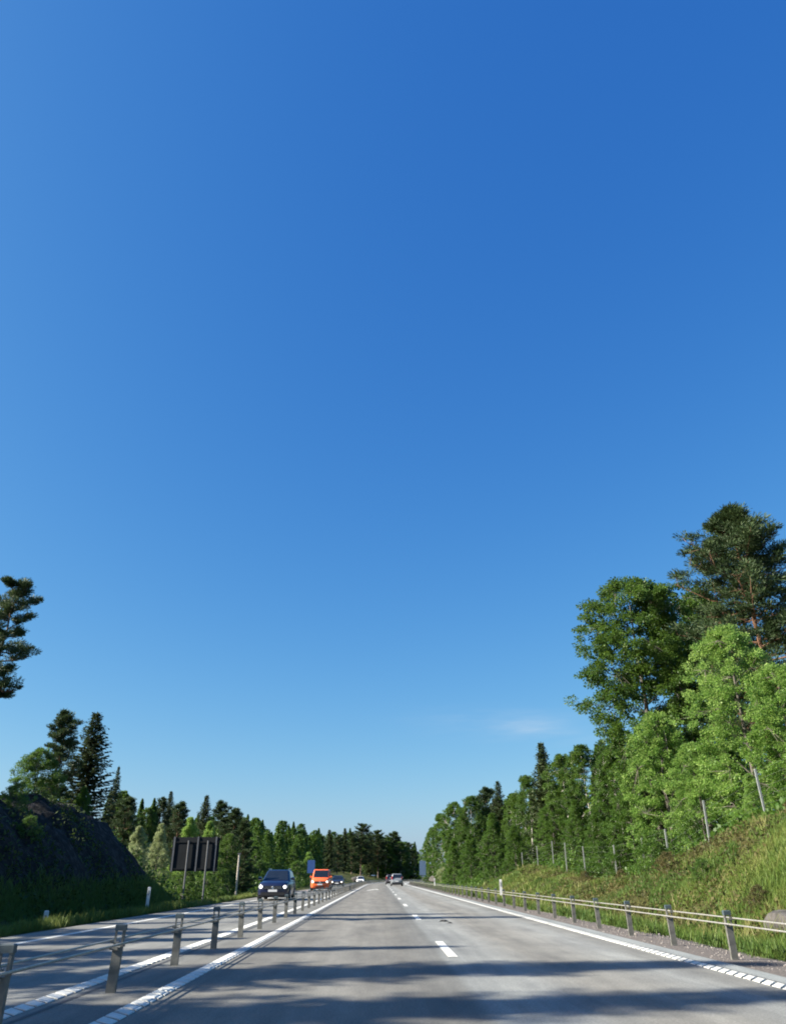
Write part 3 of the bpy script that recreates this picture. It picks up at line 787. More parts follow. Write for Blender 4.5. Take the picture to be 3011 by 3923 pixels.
# bushes that can be told apart
GB = 'bushes along the verges'
for i, (X, Y, h, k, lf, lab) in enumerate([
    (13.0, 39, 1.8, 'bush_a', 'leaf_mid', 'green bush at the foot of the second fence post from the right'),
    (14.8, 43, 2.4, 'bush_b', 'leaf_mid', 'leafy bush behind the third fence post from the right'),
    (14.6, 50, 2.2, 'bush_a', 'leaf_mid', 'green bush behind the fourth fence post from the right'),
    (15.0, 56, 2.4, 'bush_b', 'leaf_mid', 'green bush behind the fifth fence post from the right'),
    (15.2, 64, 2.4, 'bush_a', 'leaf_dark', 'dark bush behind the sixth fence post from the right'),
    (16.2, 28, 2.2, 'bush_a', 'leaf_mid', 'green bush at the top of the grass bank by the nearest fence post'),
    (18.2, 25, 2.6, 'bush_b', 'leaf_light', 'light green bush on top of the bank at the right edge'),
    (12.4, 50, .8, 'bush_b', 'heather', 'low yellowish shrub in front of the fence'),
    (12.3, 42, .8, 'bush_a', 'heather', 'low olive shrub on the bank in front of the third fence post from the right'),
    (12.2, 90, 2.4, 'bush_b', 'leaf_mid', 'green bush at the foot of the pale birch'),
    (11.8, 104, 2.6, 'bush_a', 'leaf_mid', 'green bush on the verge left of the pale birch'),
    (11.0, 124, 3.0, 'bush_b', 'leaf_mid', 'green bush near the far white delineator'),
    (10.8, 140, 2.6, 'bush_a', 'leaf_pale', 'greyish bush beside the rocks at the bend'),
    (11.6, 33, .9, 'bush_a', 'heather', 'low brown shrub on the slope below the second fence post from the right'),
    (10.6, 27, .7, 'bush_b', 'leaf_mid', 'low green shrub halfway up the bank near the right edge'),
    (12.8, 24, .9, 'bush_b', 'heather', 'olive shrub high on the bank near the right edge'),
    (9.8, 21.5, .6, 'bush_a', 'heather', 'brownish shrub above the half sunk rock'),
    (11.2, 58, .7, 'bush_a', 'leaf_mid', 'small green shrub in front of the middle fence posts'),
    (-11.9, 50.5, 2.0, 'bush_b', 'leaf_dark', 'dark green bush below the left half of the road sign'),
    (-11.2, 54, 1.9, 'bush_a', 'leaf_mid', 'green bush below the right half of the road sign'),
    (-11.8, 60, 2.3, 'bush_b', 'leaf_dark', 'dark bush right of the road sign posts'),
    (-12.4, 66, 2.6, 'bush_a', 'leaf_dark', 'dark bush under the last pine of the left group'),
    (-13.5, 74, 2.8, 'bush_b', 'leaf_dark', 'dark bush left of the pale pole'),
    (-14.5, 88, 3.0, 'bush_a', 'leaf_mid', 'green bush right of the pale pole'),
    (-15.0, 104, 3.2, 'bush_b', 'leaf_mid', 'green bush behind the blue car'),
    (-15.0, 122, 3.4, 'bush_a', 'leaf_dark', 'dark bush between the blue car and the orange van'),
    (-15.0, 150, 4.0, 'bush_b', 'leaf_mid', 'green bush behind the orange van'),
    (-15.0, 180, 4.5, 'bush_a', 'leaf_mid', 'bright green bush right of the orange van'),
    (-15.5, 34, 1.2, 'bush_a', 'leaf_mid', 'small green bush clinging to the shaded rock bank'),
    (-13.4, 31, .8, 'bush_b', 'leaf_mid', 'tiny plant low on the shaded rock bank'),
]):
    X += float(cx(Y))
    plant('bush', k, X, Y, float(height(X, Y)) + h, lab, 'bush', GB, lf)

# wood behind the front rows: one mass
rs = np.random.RandomState(77)
def wood(name, spots, label, conif, mat, H=(8, 14)):
    Q, T = [], []
    for X, Y in spots:
        z0 = float(height(X, Y)); h = rs.uniform(*H) if not callable(H) else H(X, Y) * rs.uniform(.8, 1.1)
        n = 2200
        t = rs.rand(n) ** .85
        if rs.rand() < conif: rad = (1 - t) ** .8 * h * .17
        else: rad = np.sin(np.pi * (.12 + .85 * t)) ** .6 * h * .19
        an = rs.rand(n) * 6.283
        lob = 1 + .28 * np.sin(an * 3 + t * 9 + X) + .2 * np.sin(an * 5 - t * 14 + Y)
        r = rad * lob * (.55 + .45 * rs.rand(n))
        C = np.stack([X + np.cos(an) * r, Y + np.sin(an) * r, z0 + .4 + t * (h - .4)], 1)
        D = np.stack([np.cos(an), np.sin(an), -.4 + rs.normal(size=n) * .4], 1) + rs.normal(size=(n, 3)) * .4
        s = rs.uniform(.3, .62, n) * h / 11
        Q.append(leaf_quads(C, D, rnd_unit(rs, n) * .6 + np.array([0, 0, .9]), s, s * .6)); T.append(np.clip(rs.normal(.4, .18, n) + rs.normal() * .1, 0, 1))
    tag(link(name, quad_mesh(name, np.concatenate(Q), np.concatenate(T)), M[mat]), label, 'wood', kind='stuff')
sp = []
for Y in np.arange(24, 175, 5.0):
    for k in range(2):
        sp.append((19.5 + k * 5 + rs.rand() * 4 + max(0, 60 - Y) * .10 - (2.5 if Y > 90 else 0) - (3.0 if Y > 130 else 0) + float(cx(Y)), Y + rs.rand() * 4))
wood('woodland', sp, 'dense green wood filling in behind the right tree line', .45, 'leaf_dark', lambda X, Y: float(np.interp(Y, [24, 50, 70, 90, 120, 150, 175], [6.5, 8, 10.5, 11.5, 11, 9.5, 7.5])))
sp = [(-18 - rs.rand() * 22 + float(cx(Y)), Y + rs.rand() * 5) for Y in np.arange(84, 230, 3.0) for k in range(2)]
wood('woodland', sp, 'dark wood behind the left trees and oncoming cars', .5, 'leaf_dark', lambda X, Y: float(np.interp(Y, [84, 120, 170, 230], [6.5, 6.8, 8.5, 12])))
sp = [(-70 + 4.5 * i + rs.rand() * 3, 345 + rs.rand() * 45 + max(0, i - 14) * 1.6) for i in range(32) for k in range(4)]
wood('woodland', [(x, max(y, 300)) for x, y in sp if x - float(cx(y)) < -11], 'far dark wood behind the far spruces and pines', .4, 'leaf_dark', (13, 17.5))

# undergrowth below the trees
def carpet(name, n, area, mat, label, size=(.12, .3), zr=(.1, 1.2), W=.6):
    X, Y, zz = area(n)
    Z = height(X, Y) + zz
    C = np.stack([X, Y, Z], 1); k = len(X)
    s = rs.uniform(*size, k)
    D = rnd_unit(rs, k) + np.array([0, 0, .3])
    Q = leaf_quads(C, D, rnd_unit(rs, k) * .7 + np.array([0, 0, .8]), s, s * W)
    T = np.clip(.45 + fbm(X * .8, Y * .8) * .9 + rs.normal(size=k) * .14, 0, 1)
    return tag(link(name, quad_mesh(name, Q, T), M[mat]), label, 'undergrowth', kind='stuff')
def ug_right(n):
    Y = 22 + rs.rand(n) ** 1.3 * 140
    u = 13.2 + rs.rand(n) ** 1.4 * 8 - sstep(82, 95, Y) * 2.8 - sstep(125, 145, Y) * 1.0
    h = np.clip(fbm(u * .5, Y * .5) * 4 + 1.0, .15, 2.6) * sstep(13.0, 15.0, u + sstep(82, 95, Y) * 3.5)
    return u + cx(Y), Y, rs.rand(n) * h + .05
carpet('undergrowth', 42000, ug_right, 'leaf_mid', 'mixed leafy undergrowth along the foot of the right trees')
def ug_left(n):
    Y = 46 + rs.rand(n) ** 1.2 * 150
    u = -11.0 - rs.rand(n) ** 1.3 * 9 - sstep(70, 100, Y) * 2
    h = np.clip(fbm(u * .5, Y * .5) * 4 + 1.0, .15, 2.4) * sstep(-10.6, -12.6, u)
    return u + cx(Y), Y, rs.rand(n) * h + .05
carpet('undergrowth', 26000, ug_left, 'leaf_dark', 'dark leafy undergrowth along the foot of the left trees')
def heath(n):
    Y = 12 + rs.rand(n) ** 1.2 * 75
    u = 8.4 + rs.rand(n) * 6.0
    m = fbm(u * .55 + 4, Y * .35) > -.05
    u, Y = u[m], Y[m]
    return u, Y, rs.rand(len(u)) * .38
carpet('heath', 52000, heath, 'heather', 'brown and olive heath patches on the right grass bank', (.06, .15))
def moss(n):
    Y = 14 + rs.rand(n) * 36
    u = -11.2 - rs.rand(n) * 8
    m = fbm(u * .5 + 9, Y * .5) > .03
    u, Y = u[m], Y[m]
    return u, Y, rs.rand(len(u)) * .3
carpet('bank_plants', 22000, moss, 'moss', 'ferns and moss growing over the shaded rock bank', (.08, .2))

# grass blades
def grass(name, n, ufun, hmin, hmax, label, tone=.22):
    Y, u, keep = ufun(n)
    Y, u = Y[keep], u[keep]
    k = len(Y); b = 8
    Yb = np.repeat(Y, b) + rs.normal(size=k * b) * .11; ub = np.repeat(u, b) + rs.normal(size=k * b) * .11
    X = ub + cx(Yb); Z = height(X, Yb)
    h = np.repeat(rs.uniform(hmin, hmax, k), b) * rs.uniform(.6, 1.15, k * b) * (.55 + .9 * np.clip(fbm(ub * .7, Yb * .5) + .5, 0, 1))
    C = np.stack([X, Yb, Z + h * .42], 1)
    D = np.array([0, 0, 1.0]) + rs.normal(size=(k * b, 3)) * np.array([.34, .34, .05])
    N = rnd_unit(rs, k * b) * np.array([1, 1, .1])
    w = np.maximum(.007, .0007 * Yb) * rs.uniform(.8, 1.5, k * b)
    T = np.clip(tone + fbm(ub * .45 + 3, Yb * .3) * 1.5 + fbm(ub * 1.6, Yb * 1.1) * .6 + rs.normal(size=k * b) * .14, 0, 1)
    tag(link(name, quad_mesh(name, leaf_quads(C, D, N, h, w), T), M['grass']), label, 'grass', kind='stuff')
def g_right(n):
    Y = 9 + 85 * rs.rand(n) ** 1.7; u = 6.5 + 8.4 * rs.rand(n) ** 1.15
    return Y, u, (fbm(u * .55 + 4, Y * .35) < .08) & (u > 6.85 + fbm(Y * .8, Y * 0 + 3.3) * .9 + fbm(Y * 3.1, u * 2) * .8)
grass('grass', 72000, g_right, .18, .42, 'uncut green and straw coloured grass on the right verge and bank')
def g_stalk(n):
    Y = 9 + 70 * rs.rand(n) ** 1.5; u = 6.9 + 7.5 * rs.rand(n)
    return Y, u, fbm(u * .9, Y * .7) > .02
grass('grass', 700, g_stalk, .5, .8, 'sparse tall straw coloured stalks standing over the right verge', .85)
def g_left(n):
    Y = 12 + 75 * rs.rand(n) ** 1.4; u = -8.85 - 3.2 * rs.rand(n)
    return Y, u, u < 0
grass('grass', 22000, g_left, .15, .38, 'dark green grass verge between the opposite lane and rock bank', .2)
def g_far(n):
    Y = 85 + 130 * rs.rand(n); u = 7.0 + 3.2 * rs.rand(n)
    return Y, u, u > 0
grass('grass', 9000, g_far, .25, .5, 'grass strip along the far right shoulder towards the bend')

# loose stones on the shoulder, one mass
V, F = [], []
ico = bmesh.new(); bmesh.ops.create_icosphere(ico, subdivisions=1, radius=1.0)
iv = np.array([v.co[:] for v in ico.verts]); jf = [[v.index for v in f.verts] for f in ico.faces]; ico.free()
for i in range(1500):
    y = 10 + 26 * rs.rand() ** 1.6; u = 5.6 + rs.rand() * 1.6
    s = rs.uniform(.006, .022) if rs.rand() < .97 else rs.uniform(.025, .05)
    p = iv * s * rs.uniform(.6, 1.2, 3) + rs.normal(size=iv.shape) * s * .12 + np.array([u, y, -.03 - .1 * max(0, (u - 6.4))])
    b = len(V); V += p.tolist(); F += [[a + b for a in f] for f in jf]
m = bpy.data.meshes.new('gravel_stones'); m.from_pydata(V, [], F)
tag(link('gravel_stones', m, M['stone']), 'loose stones scattered over the gravel shoulder', 'gravel', kind='stuff')

def boulder(name, loc, size, seed, label, group=None, mt='rock'):
    bm = bmesh.new(); bmesh.ops.create_icosphere(bm, subdivisions=3, radius=1.0)
    r2 = np.random.RandomState(seed); pl = [(Vector(rnd_unit(r2, 1)[0]), r2.uniform(.55, .85)) for _ in range(11)]
    for v in bm.verts:
        for n_, d_ in pl:
            e = v.co.dot(n_)
            if e > d_: v.co -= n_ * (e - d_) * .95
        v.co += Vector(r2.normal(size=3)) * .015
        v.co = Vector((v.co.x * size[0], v.co.y * size[1], v.co.z * size[2]))
    me = bpy.data.meshes.new(name); bm.to_mesh(me); bm.free()
    me.polygons.foreach_set('use_smooth', [True] * len(me.polygons)); me.set_sharp_from_angle(angle=R(22))
    o = link(name, me, M[mt], None, loc); o.rotation_euler = (0, 0, seed)
    return tag(o, label, 'rock', group)
GK = 'rocks beside the road'
hz = lambda X, Y: float(height(X, Y))
boulder('rock', (8.9, 16.8, hz(8.9, 16.8) + .0), (.9, .8, .5), 3, 'large grey granite boulder at the right edge above the guard cables', GK, 'rock_mid')
boulder('rock', (7.75, 15.0, hz(7.75, 15) + .12), (.55, .5, .38), 4, 'angular pale rock in the ditch behind the nearest right post', GK)
boulder('rock', (9.3, 19.0, hz(9.3, 19) + .1), (.7, .6, .4), 5, 'grey rock half sunk in grass behind the second right post', GK)
boulder('rock', (8.6, 13.2, hz(8.6, 13.2) + .15), (.8, .7, .5), 6, 'blocky rock cut off by the right picture edge', GK, 'rock_mid')
boulder('rock', (11.4, 150, hz(11.4, 150) + .3), (2.4, 3.5, .9), 7, 'low reddish rock outcrop beside the far white delineator', GK, 'rock_dark')
boulder('rock', (-7.5, 262, .5), (1.6, 2, 1.0), 8, 'dark rock face under the far centre trees', GK, 'rock_dark')

# ------------------------------------------------------------------ cable barriers
def barrier(name, u, y0, pitch, n, cables, label, face):
    root = empty(name, (u, y0, 0))
    b = MB()
    b.box(-.055, .055, -.004, .004, -.3, .46)                       # web
    b.box(-.055, -.047, .005, .05, -.3, .66).box(.047, .055, .005, .05, -.3, .66)   # flanges
    b.box(-.055, -.030, -.004, .004, .461, .66).box(.030, .055, -.004, .004, .461, .66)
    post = b.mesh('post')
    c = MB().loft([[(-.062, -.012, z), (.062, -.012, z), (.062, .058, z), (-.062, .058, z)] for z in (.63, .688)] + [[(-.05, -.002, .7), (.05, -.002, .7), (.05, .048, .7), (-.05, .048, .7)]]).mesh('cap')
    k = MB()
    for off, z in cables:
        k.box(min(off, 0) - .012, max(off, 0) + .012, -.03, -.006, z - .03, z - .012)
    hook = k.mesh('cable_hook')
    for i in range(n):
        y = y0 + pitch * i
        p = link('post', post, M['galv'], root, (float(cx(y)), y - y0, 0))
        p.rotation_euler = (rs.normal() * .016, rs.normal() * .022, rs.normal() * .03)
        link('cap', c, M['cap'], p)
        if y < 60: link('cable_hook', hook, M['galv'], p)
    for off, z in cables:
        ys_ = [-20 - y0] + [pitch * i for i in range(0, n)]
        MB().tube([(off + float(cx(y0 + q)), q, z) for q in ys_], .0115, 6).build('cable', M['cable'], root)
    return tag(root, label, 'barrier')
barrier('cable_barrier', -3.12, 10.25 - 2.98 * 3, 2.98, 125, [(-.075, .53), (-.075, .46), (.075, .50)], 'dark steel cable barrier with posts along the median left of the lane', 1)
barrier('cable_barrier', 5.92, 14.3 - 2.84 * 3, 2.84, 100, [(-.075, .50), (.075, .585)], 'galvanised cable barrier with posts along the right shoulder', -1)

def delineator(X, Y, z0, z1, label, g='white roadside delineator posts'):
    root = empty('delineator_post', (X, Y, 0))
    MB().loft([[(-.06, -.03, z), (.06, -.03, z), (.05, .05, z), (-.05, .05, z)] for z in (z0, z1 - .03)] + [[(-.045, -.015, z1), (.045, -.015, z1), (.035, .035, z1), (-.035, .035, z1)]]).build('post', M['white_plastic'], root)
    MB().box(-.025, .025, -.036, -.0305, z1 - .3, z1 - .12).build('reflector', M['reflector'], root)
    return tag(root, label, 'delineator', g)
delineator(5.80, 14.3 + 2.84 * 9 + .06, .45, 1.12, 'white delineator clamped on the right barrier, nearer one')
delineator(5.80, 14.3 + 2.84 * 26 + .06, .45, 1.12, 'small white delineator on the right barrier, farther one')
delineator(-9.35, 34, -.1, .86, 'greyish white delineator standing in the grass before the rock bank')
delineator(-9.6, 24.5, -.2, .35, 'short broken pale marker in the dark grass on the left')

# ------------------------------------------------------------------ wildlife fence
fr = empty('wildlife_fence', (14.0, 26, 0))
fpts = []
FY = [24.2, 29.4, 34.2, 38.9, 43.8, 49.4, 55.4, 61.0, 67.2, 73.3, 79.4]
for i, y in enumerate(FY):
    X = 14.0 + .25 * math.sin(i * 1.7); z = hz(X, y)
    o = MB().loft([[(-.035, -.03, q), (.035, -.03, q), (.035, .03, q), (-.035, .03, q)] for q in (-.3, 2.15)] + [[(-.02, -.015, 2.18), (.02, -.015, 2.18), (.02, .015, 2.18), (-.02, .015, 2.18)]]).build('fence_post', M['fence'], fr, (X - 14.0, y - 26, z))
    o.rotation_euler = (0, [0, -.03, .01, 0, .02, 0, -.01, .01, 0, 0, .01][i], 0)
    fpts.append((X - 14.0, y - 26, z))
for q in (.1, .35, .6, .9, 1.2, 1.5, 1.8, 2.1):
    MB().tube([(a, b, c + q) for a, b, c in fpts], .0014, 4).build('wire', M['fence'], fr)
tag(fr, 'tall wire game fence with thin steel posts on the right bank', 'fence')

# ------------------------------------------------------------------ signs and poles
sg = empty('road_sign', (-11.15, 49.5, hz(-11.15, 49.5)))
zb = 1.55 - sg.location.z; zt = 3.42 - sg.location.z
MB().box(-1.42, 1.42, 0, .03, zb, zt).build('panel', M['sign_back'], sg)
for x in (-1.3, .12, 1.22):
    MB().box(x - .045, x + .045, -.05, -.003, zb - .02, zt + .02).build('back_rail', M['sign_rail'], sg)
for z in (zt - .28, zb + .12):
    MB().box(-1.4, 1.4, -.035, -.004, z - .03, z + .03).build('cross_rail', M['sign_back'], sg)
for x in (-.42, .75):
    MB().tube([(x, -.1, -.3), (x, -.1, zt - .2)], .05, 10).build('post', M['sign_rail'], sg, smooth=40)
tag(sg, 'large dark road sign seen from behind on posts by the opposite lane', 'road sign')

def small_sign(X, Y, w, z0, z1, mat, label):
    r_ = empty('road_sign', (X, Y, hz(X, Y)))
    dz = r_.location.z
    b = MB()
    n = 6; pts = []
    for cxx, czz, a0 in ((w/2-.08, z1-.08, 0), (-w/2+.08, z1-.08, 90), (-w/2+.08, z0+.08, 180), (w/2-.08, z0+.08, 270)):
        for k in range(n): pts.append((cxx + .08 * math.cos(R(a0 + 90 * k / (n-1))), czz + .08 * math.sin(R(a0 + 90 * k / (n-1))) - dz))
    b.loft([[(x, y, z) for x, z in pts] for y in (0, .03)]).build('panel', M[mat], r_)
    MB().tube([(0, .06, -.4), (0, .06, z1 - .15 - dz)], .04, 8).build('post', M['sign_rail'], r_, smooth=40)
    return tag(r_, label, 'road sign')
small_sign(-9.35, 112, 1.0, 1.75, 3.35, 'sign_blue', 'small blue road sign behind the orange van')
small_sign(7.65, 148, 1.15, 1.6, 3.9, 'sign_grey', 'tall blue grey road sign at the start of the right bend')
pl = empty('pole', (-10.3, 60, hz(-10.3, 60)))
MB().tube([(0, 0, -.4), (0, 0, 1.5), (.02, 0, 3.1)], [.075, .07, .06], 9).build('shaft', M['wood_pole'], pl, smooth=40)
MB().box(-.1, .12, -.09, .09, 3.08, 3.16).build('top_plate', M['sign_rail'], pl)
tag(pl, 'pale pole standing on the verge left of the blue car', 'pole')

b = MB()
b.add([(-.16, -.04, .004), (.02, -.10, .004), (.17, -.02, .004), (.06, .09, .004), (-.10, .10, .004), (-.1, -.02, .035), (.03, -.05, .05), (.11, 0, .03), (.04, .05, .04), (-.06, .05, .045)],
      [(0,1,6,5), (1,2,7,6), (2,3,8,7), (3,4,9,8), (4,0,5,9), (5,6,7,8,9)])
o = b.build('tyre_scrap', M['rubber'], None, (1.95, 25.8, 0)); tag(o, 'black scrap of tyre rubber lying in the right lane', 'debris', 'rubber scraps on the road')
o2 = o.copy(); col.objects.link(o2); o2.location = (2.06, 24.9, 0); o2.scale = (.7, .7, .7); o2.rotation_euler = (0, 0, 2); tag(o2, 'smaller of the two rubber scraps in the right lane, nearer the camera', 'debris')

# ------------------------------------------------------------------ vehicles
def car(name, label, X, Y, toward, L, W, H, paint, st, cat='car', lights='lamp_off', rails=False, fog=False):
    """local axes: +y is the front of the car. st: proportions of the body style"""
    root = empty(name, (X, Y, 0), R(180) if toward else 0)
    hw = W / 2; hl = L / 2
    P = M[paint]
    hood, belt, cowl, rf, rr, rb, ty = st['hood'], st['belt'], st['cowl'], st['rf'], st['rr'], st['rb'], st['top']
    stn = [(hl, .74, .34, hood * .72), (hl - .05, .84, .27, hood * .86), (hl - .16, .92, .23, hood * .95), (hl - .4, .97, .21, hood), (cowl + .1, 1.0, .2, belt - .02),
           (0, 1.0, .2, belt), (rb + .3, 1.0, .21, belt), (-hl + .25, .97, .23, belt - .01), (-hl + .07, .92, .28, belt - .06), (-hl, .82, .36, belt - .2)]
    rings = []
    for y, wf, zl, zt in stn:
        w = hw * wf; h = zt - zl
        half = [(.78 * w, zl), (.95 * w, zl + .06), (.985 * w, zl + .22 * h), (w, zl + .5 * h), (.975 * w, zl + .74 * h), (.92 * w, zl + .92 * h), (.82 * w, zt), (.4 * w, zt + .02)]
        rings.append([(x, y, z) for x, z in half] + [(-x, y, z) for x, z in reversed(half)])
    MB().loft(rings).build('body', P, root, smooth=38)
    # cabin
    zb_, zt_ = belt - .06, H
    wb, wt = hw * .93, hw * ty
    lo = [(wb, cowl), (-wb, cowl), (-wb, rb), (wb, rb)]
    hi = [(wt, rf), (-wt, rf), (-wt, rr), (wt, rr)]
    bm = bmesh.new()
    vl = [bm.verts.new((x, y, zb_)) for x, y in lo]; vh = [bm.verts.new((x, y, zt_)) for x, y in hi]
    bm.faces.new(vl); bm.faces.new(vh)
    for i in range(4): bm.faces.new((vl[i], vl[(i+1) % 4], vh[(i+1) % 4], vh[i]))
    bmesh.ops.recalc_face_normals(bm, faces=bm.faces)
    bmesh.ops.bevel(bm, geom=[e for e in bm.edges if max(v.co.z for v in e.verts) > zt_ - .01], offset=.15, segments=4, profile=.5, affect='EDGES')
    me = bpy.data.meshes.new('cabin'); bm.to_mesh(me); bm.free()
    me.polygons.foreach_set('use_smooth', [True] * len(me.polygons)); me.set_sharp_from_angle(angle=R(35))
    link('cabin', me, P, root)
    def pane(nm, c, a0, a1, b0, b1, mat, off=.012, parent=None):
        """c: four corners lower-left, lower-right, upper-right, upper-left"""
        c = [Vector(p) for p in c]
        f = lambda a, b_: c[0] * (1-a) * (1-b_) + c[1] * a * (1-b_) + c[2] * a * b_ + c[3] * (1-a) * b_
        n_ = (c[1] - c[0]).cross(c[3] - c[0]).normalized()
        cen = (c[0] + c[1] + c[2] + c[3]) / 4
        if n_.dot(cen - Vector((0, (rf + rr) / 2, cen.z))) < 0: n_ = -n_
        q = [f(a0, b0), f(a1, b0), f(a1, b1), f(a0, b1)]
        return MB().hexa([p - n_ * .02 for p in q] + [p + n_ * off for p in q]).build(nm, M[mat], parent or root)
    F_ = [(-wb, cowl, zb_), (wb, cowl, zb_), (wt, rf, zt_), (-wt, rf, zt_)]
    B_ = [(wb, rb, zb_), (-wb, rb, zb_), (-wt, rr, zt_), (wt, rr, zt_)]
    pane('windscreen', F_, .07, .93, .14, .90, 'glass')
    pane('rear_window', B_, .09, .91, st.get('rw', .16), .88, 'glass')
    for sx in (1, -1):
        S_ = [(sx*wb, cowl, zb_), (sx*wb, rb, zb_), (sx*wt, rr, zt_), (sx*wt, rf, zt_)]
        for a0, a1 in st['win']: pane('side_window', S_, a0, a1, .2, .86, 'glass')
    # wheels
    for sy in (st['fw'], st['bw']):
        for sx in (1, -1):
            wx = sx * (hw - .1); r_ = .33 * H / 1.6 if H < 1.7 else .34
            arch = MB().lathe_x([(wx - .02, r_ + .06), (wx + sx * .105, r_ + .055)], 20, (0, sy, r_ + .01)).build('wheel_arch', M['black'], root)
            w = MB().lathe_x([(-.1, r_ * .62), (-.105, r_ * .9), (-.07, r_), (.07, r_), (.105, r_ * .9), (.1, r_ * .62)], 22).build('wheel', M['rubber'], root, (wx + sx * .02, sy, r_), smooth=40)
            rm = MB().lathe_x([(sx * .09, r_ * .6), (sx * .115, r_ * .58), (sx * .1, r_ * .2), (sx * .118, r_ * .12)], 14).build('rim', M['alloy'], w, smooth=30)
    # front
    fy = hl
    g_ = MB().box(-.58*hw, .58*hw, fy - .1, fy + .012, hood*.60, hood*.78).build('grille', M['black'], root)
    for z in (.655, .72): MB().box(-.56*hw, .56*hw, fy + .0125, fy + .02, hood*z - .008, hood*z + .008).build('grille_bar', M['chrome'], g_)
    em = MB()
    em.loft([[(r1 * math.cos(2*math.pi*k/18), fy + q, hood*.70 + r1 * math.sin(2*math.pi*k/18)) for k in range(18)] for r1, q in ((.062, .014), (.075, .02), (.062, .034), (.05, .03))])
    em.build('emblem', M['chrome'], g_, smooth=40)
    MB().box(-.74*hw*st.get('mouth', 1), .74*hw*st.get('mouth', 1), fy - .12, fy + .018, .27, .27 + (hood*.44 - .27) * st.get('mouth', 1)).build('air_intake', M['black'], root)
    MB().box(-.26, .26, fy + .0185, fy + .028, hood*.47, hood*.47 + .115).build('number_plate', M['plate'], root)
    for sx in (1, -1):
        h_ = MB().hexa([(sx*.59*hw, fy-.2, hood*.64), (sx*.90*hw, fy-.3, hood*.66), (sx*.90*hw, fy-.1, hood*.66), (sx*.59*hw, fy+.004, hood*.64),
                        (sx*.59*hw, fy-.2, hood*.80), (sx*.92*hw, fy-.3, hood*.84), (sx*.90*hw, fy-.14, hood*.84), (sx*.59*hw, fy-.035, hood*.80)]).build('headlight', M['lamp_off'], root)
        lm = MB().loft([[(sx*.74*hw + r1*math.cos(2*math.pi*k/14), fy - .055 + q, hood*.73 + r1*math.sin(2*math.pi*k/14)) for k in range(14)] for r1, q in ((.085, 0), (.08, .05), (.04, .07))])
        lm.build('lamp', M[lights], h_, smooth=40)
        if fog:
            MB().loft([[(sx*.8*hw + r1*math.cos(2*math.pi*k/12), fy - .06 + q, .38 + r1*math.sin(2*math.pi*k/12)) for k in range(12)] for r1, q in ((.07, 0), (.065, .07), (.03, .085))]).build('fog_lamp', M[lights], root, smooth=40)
        mz = belt + .06
        MB().loft([[(sx*(hw*.93 + dx_), cowl - .25 + dy_, mz + dz_) for dy_, dz_ in ((-.09, -.02*s_), (-.09, .14*s_), (.09, .12*s_), (.09, 0))] for dx_, s_ in ((0, .5), (.06, 1), (.2, 1.05), (.23, .7))]).build('mirror', P if paint != 'white_paint' else M['black'], root, smooth=30)
        # rear
        tz0, tz1 = st.get('tail', (belt - .28, belt + .02))
        MB().hexa([(sx*.76*hw, -hl + .2, tz0), (sx*.94*hw, -hl + .25, tz0), (sx*.92*hw, -hl + .03, tz0), (sx*.76*hw, -hl - .012, tz0),
                   (sx*.76*hw, -hl + .3, tz1), (sx*.93*hw, -hl + .35, tz1), (sx*.915*hw, -hl + .05, tz1), (sx*.77*hw, -hl + .015, tz1)]).build('tail_light', M['tail'], root)
    MB().box(-.26, .26, -hl - .02, -hl + .1, belt*.58, belt*.58 + .115).build('number_plate', M['plate'], root)
    MB().loft([[(x, -hl + q, z) for x, z in ((-.86*hw, .3), (.86*hw, .3), (.88*hw, .5), (-.88*hw, .5))] for q in (-.03, .2)]).build('rear_bumper', M['black'], root)
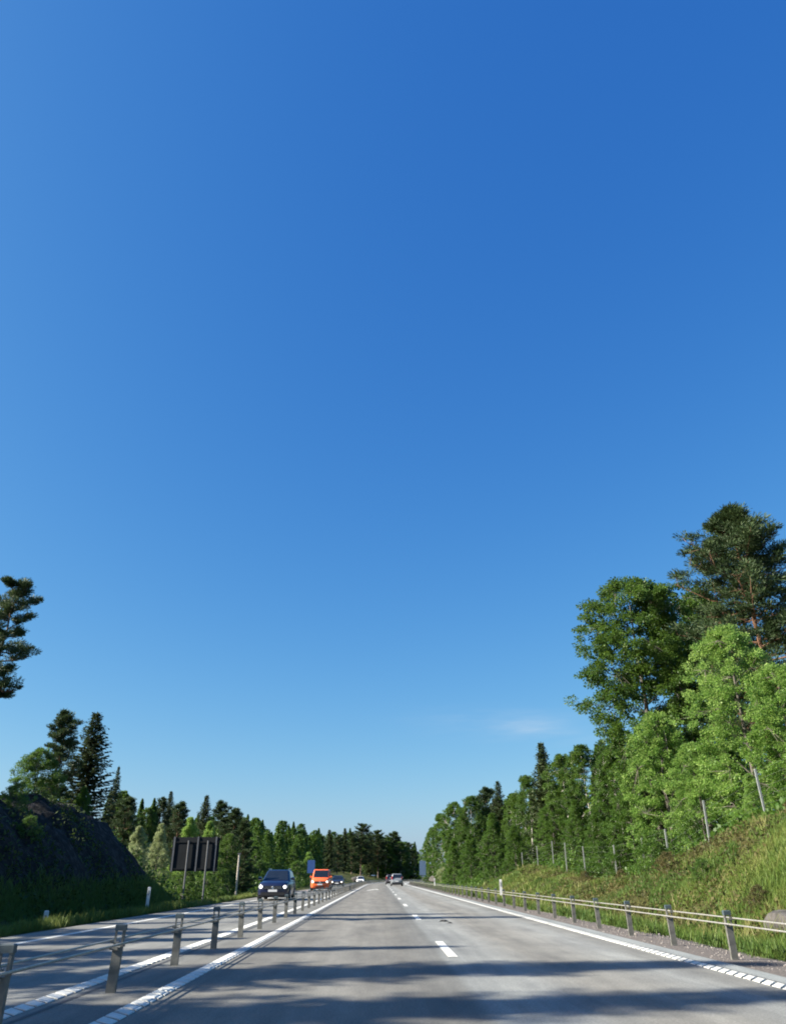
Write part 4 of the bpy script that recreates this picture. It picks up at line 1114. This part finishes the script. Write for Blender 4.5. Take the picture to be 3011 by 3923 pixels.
    MB().box(-.93*hw, .93*hw, -hl + .12, hl - .14, .17, .26).build('underbody', M['black'], root)
    if rails:
        for sx in (1, -1): MB().tube([(sx*wt*.93, rf - .2, H), (sx*wt*.93, rf - .3, H + .05), (sx*wt*.93, rr + .3, H + .05), (sx*wt*.93, rr + .2, H)], .016, 6).build('roof_rail', M['chrome'], root, smooth=40)
    return tag(root, label, cat, 'vehicles on the road')
suv = dict(hood=.98, belt=1.04, cowl=1.0, rf=.0, rr=-1.6, rb=-2.1, top=.70, fw=1.35, bw=-1.3, win=[(.14, .40), (.43, .66), (.69, .88)])
van = dict(mouth=.62, hood=1.12, belt=1.16, cowl=1.45, rf=.75, rr=-2.2, rb=-2.3, top=.80, fw=1.45, bw=-1.45, win=[(.13, .36)], tail=(.9, 1.5))
sed = dict(hood=.86, belt=.95, cowl=.95, rf=.1, rr=-1.3, rb=-1.95, top=.70, fw=1.4, bw=-1.35, win=[(.18, .45), (.48, .74)])
mpv = dict(hood=.98, belt=1.08, cowl=1.25, rf=.4, rr=-1.85, rb=-2.05, top=.76, fw=1.35, bw=-1.35, win=[(.14, .38), (.41, .64), (.67, .9)], tail=(.95, 1.38), rw=.2)
car('car', 'dark blue sport utility car with lit headlights in the opposite lane', -6.25, 51, True, 4.45, 1.86, 1.64, 'blue_paint', suv, lights='lamp_on', rails=True)
car('van', 'bright orange van with lit headlights following the blue car', -6.1, 87, True, 4.75, 1.95, 1.98, 'orange_paint', van, 'van', 'lamp_on')
car('car', 'dark navy car right behind the orange van', -6.3, 124, True, 4.5, 1.82, 1.48, 'navy_paint', sed, lights='lamp_warm')
car('car', 'small white car farthest along the opposite lane', -5.5 + float(cx(192)), 192, True, 4.4, 1.84, 1.5, 'white_paint', sed, lights='lamp_on')
car('car', 'silver people carrier driving ahead in the right lane', 2.7, 134, False, 4.5, 1.9, 1.76, 'silver_paint', mpv)
car('car', 'dark grey car partly hidden ahead of the silver car', 2.05, 163, False, 4.5, 1.85, 1.72, 'maroon_paint', mpv)
